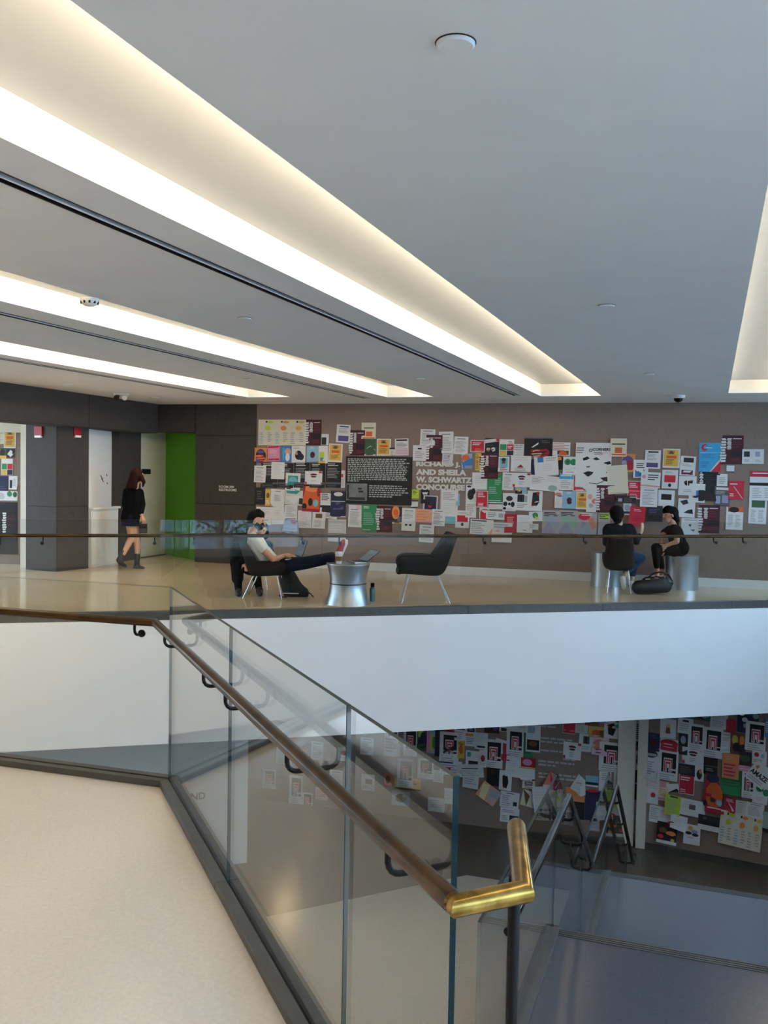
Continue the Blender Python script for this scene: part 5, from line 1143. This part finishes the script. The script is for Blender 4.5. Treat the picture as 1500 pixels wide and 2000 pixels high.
# ---- man with the laptop
Y=11.78
p=thing('person',(MC.x,MC.y,.42),'bearded man in white T-shirt lounging with a laptop on his legs','person')
hc=J(501,1016,Y)
caps=head_caps(hc,(1,-.08,-.12),M_SKIN2,.098,M_HAIRB)+[(J(497,1028,Y),.056,J(492,1041,Y),.06,M_SKIN2),
 (J(494,1050,Y-.15),.065,J(494,1050,Y+.15),.065,M_TEE),(J(500,1060,Y-.07),.115,J(514,1085,Y-.07),.115,M_TEE),(J(500,1060,Y+.07),.115,J(514,1085,Y+.07),.115,M_TEE),(J(512,1082,Y),.13,J(528,1102,Y),.135,M_TEE),
 (J(534,1106,Y-.06),.11,J(534,1106,Y+.06),.11,M_NAVY)]
for sd in (-1,1):
    ys=Y+sd*.19
    caps+=[(J(502,1056,ys),.065,J(512,1072,ys+sd*.03),.057,M_TEE),(J(512,1072,ys+sd*.03),.048,J(534,1093,ys+sd*.02),.04,M_SKIN2),(J(534,1093,ys+sd*.02),.04,J(556,1085,ys-sd*.08),.028,M_SKIN2)]
    caps+=hand_caps(J(556,1085,ys-sd*.08),Vector((1,0,.12)),Vector((0,0,-1)),M_SKIN2,.3)
    yk=11.73+sd*.1; ya=11.52+sd*.08
    caps+=[(J(537,1106,Y+sd*.1),.105,J(594,1100,yk),.082,M_NAVY),(J(594,1100,yk),.082,J(648,1089-sd*2,ya),.06,M_NAVY),(J(648,1089-sd*2,ya),.04,J(656,1088-sd*2,ya),.038,M_SKIN2)]
blob('body',caps,p)
blob('hair',[(hc+Vector((-.025,0,.035)),.097,hc+Vector((.02,0,.055)),.082,M_HAIRB),(hc+Vector((-.05,0,.0)),.085,hc+Vector((-.045,0,-.05)),.06,M_HAIRB),(hc+Vector((.06,0,.075)),.045,hc+Vector((.02,0,.09)),.06,M_HAIRB)],p)
for sd in (-1,1):
    ya=11.52+sd*.08; dy=-sd*2
    s_=blob('shoe',[(J(655,1091+dy,ya),.042,J(660,1085+dy,ya),.046,M_SHR),(J(660,1085+dy,ya),.046,J(671,1060+dy,ya+.02),.034,M_SHR)],p)
    blob('sole',[(J(660,1093+dy,ya),.03,J(676,1059+dy,ya+.02),.026,M_SOLE)],s_)
# laptop on his lap
def laptop(pos,fw,label,ang,lidm,w=.16,d=.11):
    fw=Vector(fw).normalized(); lt=Vector((-fw.y,fw.x,0)).normalized(); up=fw.cross(lt); P0=Vector(pos)
    t=thing('laptop',P0,label,'laptop')
    q=MB(); q.box(P0+up*.009,(d,w,.008),(fw,lt,up)); ob=q.build('base',M_CHROME,t,bevel=.003)
    q=MB(); q.box(P0+up*.0175+fw*.02,(d*.5,w*.85,.001),(fw,lt,up)); q.build('keyboard',M_BLACK,ob)
    a=math.radians(ang); ld=fw*math.cos(a)+up*math.sin(a); ln=ld.cross(lt); h=P0+fw*d+up*.018
    q=MB(); q.box(h+ld*.11,(.11,w,.004),(ld,lt,ln)); li=q.build('lid',lidm,t,bevel=.002)
    q=MB(); q.box(h+ld*.11+ln*.0046,(.1,w*.93,.0006),(ld,lt,ln)); q.build('screen',mat('screen_glass','3a4650',.15,emit='9fb2c0',estr=.15),li)
    return t
laptop(J(567,1091,Y-.02),(1,.38,.06),'open silver laptop on the lap of the man',68,M_BLACK)
laptop(Vector((TP.x+.1,TP.y+.03,.506)),(.9,.5,0),'dark open laptop on the silver drum table',35,M_BLACK,.12,.085)
# ---- companion beyond the man
Y=12.72; hc=J(509,1035,12.45)
p=thing('person',(J(490,1110,Y).x,Y,.40),'person in blue jacket and black trousers partly hidden behind the man','person')
caps=head_caps(hc,(.25,-1,-.1),M_SKIN,.09)+[(J(508,1046,12.5),.05,J(507,1056,12.52),.055,M_SKIN),(J(492,1066,12.52),.07,J(523,1066,12.5),.07,M_JEAN),(J(505,1072,12.55),.13,J(500,1104,12.68),.14,M_JEAN),(J(523,1068,12.5),.06,J(531,1086,12.42),.052,M_JEAN),(J(531,1086,12.42),.05,J(520,1098,12.25),.04,M_JEAN),
 (J(491,1068,12.52),.06,J(478,1086,12.45),.052,M_JEAN),(J(478,1086,12.45),.05,J(480,1102,12.3),.04,M_JEAN),(J(488,1108,12.68),.11,J(508,1108,12.68),.11,M_BLK),
 (J(486,1108,12.6),.09,J(463,1107,12.26),.07,M_BLK),(J(463,1107,12.26),.07,J(466,1156,11.98),.045,M_BLK),(J(506,1110,12.6),.09,J(498,1112,12.3),.07,M_BLK),(J(498,1112,12.3),.07,J(506,1150,12.05),.045,M_BLK)]
caps+=hand_caps(J(520,1098,12.25),Vector((-.6,-.5,-.4)),Vector((0,0,-1)),M_SKIN,.4)+hand_caps(J(480,1102,12.3),Vector((.3,-.8,-.3)),Vector((0,0,-1)),M_SKIN,.4)
blob('body',caps,p)
blob('hair',[(hc+Vector((0,.03,.035)),.095,hc+Vector((0,.0,.05)),.085,M_HAIRB),(hc+Vector((-.06,.03,-.02)),.05,hc+Vector((-.07,.02,-.09)),.035,M_HAIRB),(hc+Vector((.06,.03,-.02)),.05,hc+Vector((.07,.02,-.09)),.035,M_HAIRB)],p)
for (x,y,Ya) in ((466,1158,11.96),(507,1153,12.03)):
    a=J(x,y,Ya); g=Vector((a.x,a.y,.04)); blob('boot',[(a,.05,g,.05,M_BOOT),(g,.045,g+Vector((.03,-.17,-.008)),.034,M_BOOT)],p)
cx=J(463,1080,12.28)
blob_c=blob('coat',[(J(461,1066,12.32),.06,J(462,1100,12.32),.09,M_BLK),(J(468,1066,12.34),.06,J(472,1100,12.34),.09,M_BLK),(J(463,1100,12.36),.09,J(464,1130,12.42),.08,M_BLK)])
tag(blob_c,'black coat hanging at the left of the man\'s chair','coat')
# ---- woman with her back turned, in the chair
Y=12.95; hc=J(1206,1004,Y+.05)
p=thing('person',(J(1210,1090,Y).x,Y,.4),'woman seated with her back to the view, one hand raised','person')
caps=head_caps(hc,(.5,.85,-.1),M_SKIN,.092)+[(J(1208,1014,Y+.05),.05,J(1208,1024,Y+.02),.055,M_SKIN),(J(1188,1031,Y),.062,J(1230,1031,Y+.05),.062,M_DBLU),(J(1201,1040,Y),.125,J(1203,1068,Y),.12,M_DBLU),(J(1218,1040,Y+.03),.12,J(1216,1068,Y+.03),.12,M_DBLU),(J(1210,1070,Y),.14,J(1210,1088,Y),.15,M_DBLU),
 (J(1233,1034,Y+.06),.058,J(1243,1058,Y+.08),.048,M_DBLU),(J(1243,1058,Y+.08),.046,J(1249,1046,Y+.22),.034,M_DBLU),(J(1249,1046,Y+.22),.026,J(1251,1041,Y+.24),.024,M_SKIN),
 (J(1185,1034,Y),.058,J(1183,1060,Y+.1),.048,M_DBLU),(J(1183,1060,Y+.1),.046,J(1200,1075,Y+.3),.034,M_DBLU),
 (J(1216,1088,Y+.05),.10,J(1252,1090,Y+.33),.068,M_JEAN),(J(1252,1090,Y+.33),.066,J(1226,1116,Y+.2),.045,M_JEAN),(J(1226,1116,Y+.2),.034,J(1217,1130,Y+.12),.03,M_SKIN),
 (J(1204,1088,Y+.05),.10,J(1240,1094,Y+.42),.068,M_JEAN),(J(1240,1094,Y+.42),.066,J(1236,1122,Y+.35),.045,M_JEAN),(J(1236,1122,Y+.35),.034,J(1234,1138,Y+.32),.03,M_SKIN)]
caps+=hand_caps(J(1251,1041,Y+.24),Vector((.3,.0,1)),Vector((-.6,.6,0)),M_SKIN,.25)
blob('body',caps,p)
blob('hair',[(hc+Vector((-.02,-.03,.03)),.10,hc+Vector((-.01,-.02,.0)),.10,M_HAIRB),(hc+Vector((-.02,-.05,-.03)),.08,hc+Vector((-.01,-.06,-.08)),.06,M_HAIRB)],p)
for (a,b_) in ((J(1216,1130,Y+.1),J(1219,1149,Y+.02)),(J(1233,1139,Y+.32),J(1238,1146,Y+.2))):
    s_=blob('shoe',[(a,.042,b_,.032,M_SOLE)],p)
# ---- woman in black on the drum
Y=13.45; hc=J(1308,1005,Y)
p=thing('person',(sp.x,Y,.49),'woman in black seated on the silver drum with crossed wrists','person')
p.location.x=J(1332,1087,Y).x
caps=head_caps(hc,(-1,-.25,-.08),M_SKIN2,.092)+[(J(1312,1014,Y),.05,J(1315,1025,Y),.055,M_SKIN2),(J(1314,1033,Y-.14),.062,J(1318,1033,Y+.14),.062,M_BLK),(J(1318,1040,Y-.05),.115,J(1326,1066,Y-.05),.12,M_BLK),(J(1318,1040,Y+.05),.115,J(1326,1066,Y+.05),.12,M_BLK),(J(1329,1070,Y-.06),.125,J(1329,1070,Y+.06),.125,M_BLK),
 (J(1315,1034,Y-.18),.06,J(1322,1046,Y-.2),.052,M_BLK),(J(1322,1046,Y-.2),.042,J(1322,1058,Y-.22),.038,M_SKIN2),(J(1322,1058,Y-.22),.037,J(1301,1065,Y-.2),.026,M_SKIN2),
 (J(1308,1034,Y+.14),.06,J(1297,1040,Y+.1),.05,M_BLK),(J(1297,1040,Y+.1),.04,J(1293,1052,Y+.02),.036,M_SKIN2),(J(1293,1052,Y+.02),.035,J(1292,1066,Y-.14),.026,M_SKIN2),
 (J(1324,1076,Y-.08),.10,J(1281,1070,Y-.16),.07,M_BLK),(J(1281,1070,Y-.16),.07,J(1283,1106,Y-.12),.045,M_BLK),(J(1283,1104,Y-.12),.036,J(1284,1128,Y-.12),.03,M_SKIN2),
 (J(1324,1076,Y+.08),.10,J(1284,1074,Y+.12),.07,M_BLK),(J(1284,1074,Y+.12),.07,J(1292,1108,Y+.1),.045,M_BLK),(J(1292,1106,Y+.1),.036,J(1292,1128,Y+.1),.03,M_SKIN2)]
caps+=hand_caps(J(1301,1065,Y-.2),Vector((-.7,0,-.7)),Vector((0,1,0)),M_SKIN2,.4)+hand_caps(J(1292,1066,Y-.14),Vector((.3,-.2,-1)),Vector((-1,0,0)),M_SKIN2,.3)
blob('body',caps,p)
blob('hair',[(hc+Vector((.03,0,.03)),.098,hc+Vector((-.02,0,.05)),.085,M_HAIRB),(hc+Vector((.06,.0,-.02)),.075,hc+Vector((.1,0,-.09)),.05,M_HAIRB),(hc+Vector((.09,0,-.08)),.05,hc+Vector((.11,0,-.19)),.03,M_HAIRB)],p)
for (x,y,ya) in ((1284,1128,Y-.12),(1292,1128,Y+.1)):
    a=J(x,y,ya); g=Vector((a.x,a.y,.04)); blob('shoe',[(a,.04,g,.042,M_BLK),(g,.038,g+Vector((-.16,-.04,-.006)),.03,M_BLK)],p)
# ================================================================== BAGS AND SMALL THINGS
M_BAG=mat('black_nylon','0e0e10',.5,spec=.3,noise=.2,nscale=15)
c=J(1276,1150,12.75)
t=thing('handbag',(c.x,c.y,0),'slouched black handbag on the floor before the drum','bag')
blob('body',[(J(1248,1147,12.75),.10,J(1300,1146,12.8),.085,M_BAG),(J(1265,1140,12.8),.10,J(1290,1138,12.8),.09,M_BAG),(J(1300,1146,12.8),.06,J(1314,1139,12.8),.02,M_BAG)],t,voxel=.014)
q=MB(); q.tube([J(1262,1132,12.75)+Vector((0,0,.0)),J(1275,1120,12.75),J(1290,1117,12.75),J(1305,1122,12.75),J(1314,1136,12.75)],.012,10); q.build('handle',M_BAG,t,smooth=True)
for (x,y) in ((1265,1131),(1282,1129),(1292,1125)):
    q=MB(); q.box(J(x,y,12.68),(.03,.008,.006)); q.build('buckle',M_CHROME,t,bevel=.002)
c=J(575,1150,11.95)
t=thing('backpack',(c.x,c.y,0),'black backpack slumped on the floor beside the man\'s chair','bag')
blob('body',[(J(562,1128,12.0),.12,J(572,1152,11.98),.14,M_BAG),(J(572,1150,11.98),.14,J(592,1158,11.95),.08,M_BAG)],t,voxel=.014)
q=MB(); q.tube([J(545,1163,11.8),J(552,1166,11.78),J(560,1167,11.78)],.01,8); q.build('strap',M_BAG,t,smooth=True)
q=MB(); q.tube([J(598,1155,11.9),J(607,1160,11.85),J(612,1166,11.8)],.008,8); q.build('strap',M_BAG,t,smooth=True)
q=MB(); q.box(J(568,1159,11.8),(.1,.004,.006)); q.build('trim_line',M_SOLE,t)
# cup
cp=Vector((TP.x-.11,TP.y-.14,.504)); t=thing('coffee_cup',cp,'paper coffee cup with white lid and brown sleeve on the table','cup')
q=MB(); q.lathe([(.033,0),(.037,.04),(.045,.12)],cp,24); q.build('body',M_SOLE,t,smooth=True)
q=MB(); q.lathe([(.038,.035),(.040,.036),(.0455,.09),(.043,.091)],cp,24); q.build('sleeve',mat('kraft_paper','8a6238',.9,noise=.1),t,smooth=True)
q=MB(); q.lathe([(.048,.12),(.049,.128),(.045,.132),(.043,.146),(.01,.147)],cp,24); q.build('lid',M_SOLE,t,smooth=True)
# bottle
bp_=at_z(727,1174,0); bp_.z=0; t=thing('water_bottle',bp_,'dark capped teal bottle on the floor right of the silver table','bottle')
q=MB(); q.lathe([(.03,0),(.036,.005),(.036,.15),(.03,.17),(.02,.18)],bp_,24); q.build('body',mat('teal_bottle','3a6a70',.3,noise=.1),t,smooth=True)
q=MB(); q.lathe([(.024,.18),(.025,.182),(.025,.225),(.02,.23)],bp_,24); q.build('cap',M_BLACK,t,smooth=True)

# ================================================================== TREES OUTSIDE THE WINDOWS BEHIND
M_BARK=mat('bark','4a3d33',.95,noise=.2,nscale=20); M_LEAF=mat('leaf','5d7a3c',.8,noise=.3,nscale=3)
TL=['left of the three','middle of the three','right of the three']
for i,(x,y,h) in enumerate(((-.6,-7.0,7.0),(4.4,-9.2,7.6),(9.8,-6.5,7.0))):
    t=thing('street_tree',(x,y,ZL-.35),'leafy street tree outside the window behind the near floor, '+TL[i],'tree','street trees outside')
    z0=ZL-.35; rr=random.Random(i); q=MB(); q.tube([(x,y,z0),(x+.05,y,z0+2),(x-.1,y+.1,z0+h*.7)],.15,10,radii=[.18,.13,.05]); q.build('trunk',M_BARK,t,smooth=True)
    q=MB(); tips=[]
    for k in range(9):
        a=rr.uniform(0,6.28); zb=z0+rr.uniform(2.2,h*.65); e=Vector((x+math.cos(a)*rr.uniform(.8,1.7),y+math.sin(a)*rr.uniform(.8,1.7),zb+rr.uniform(.5,1.6))); tips.append(e)
        q.tube([(x,y,zb),tuple((Vector((x,y,zb))+e)/2+Vector((0,0,.1))),tuple(e)],.03,6,radii=[.05,.03,.012])
    q.build('branches',M_BARK,t)
    q=MB()
    for k in range(1500):
        c=rr.choice(tips)+Vector((rr.gauss(0,.5),rr.gauss(0,.5),rr.gauss(0,.45))); a=Vector((rr.gauss(0,1),rr.gauss(0,1),rr.gauss(0,1))).normalized(); b_=a.orthogonal().normalized(); s_=rr.uniform(.05,.1)
        q.quad(c-a*s_,c+b_*s_*.6,c+a*s_,c-b_*s_*.6)
    o=q.build('foliage',M_LEAF,t); o['kind']='stuff'

t=thing('added_building',(8,-17,ZL-.35),'added blue-grey block beyond the street trees, hiding low sky','building')  # unseen block added to keep bright low sky out of the glass reflections
M_BLD=mat('facade_panel','8f9aa6',.8,noise=.05,nscale=2); M_BWIN=mat('facade_window','3a4a5c',.2,noise=.1,spec=.7)
q=MB(); q.box((8,-18,3),(16,1,7.4)); q.build('facade',M_BLD,t)
for r in range(4):
    for k in range(14):
        q=MB(); q.box((-6.5+2.2*k,-16.98,-2.6+2.9*r),(.7,.04,.9)); q.build('window',M_BWIN,t)
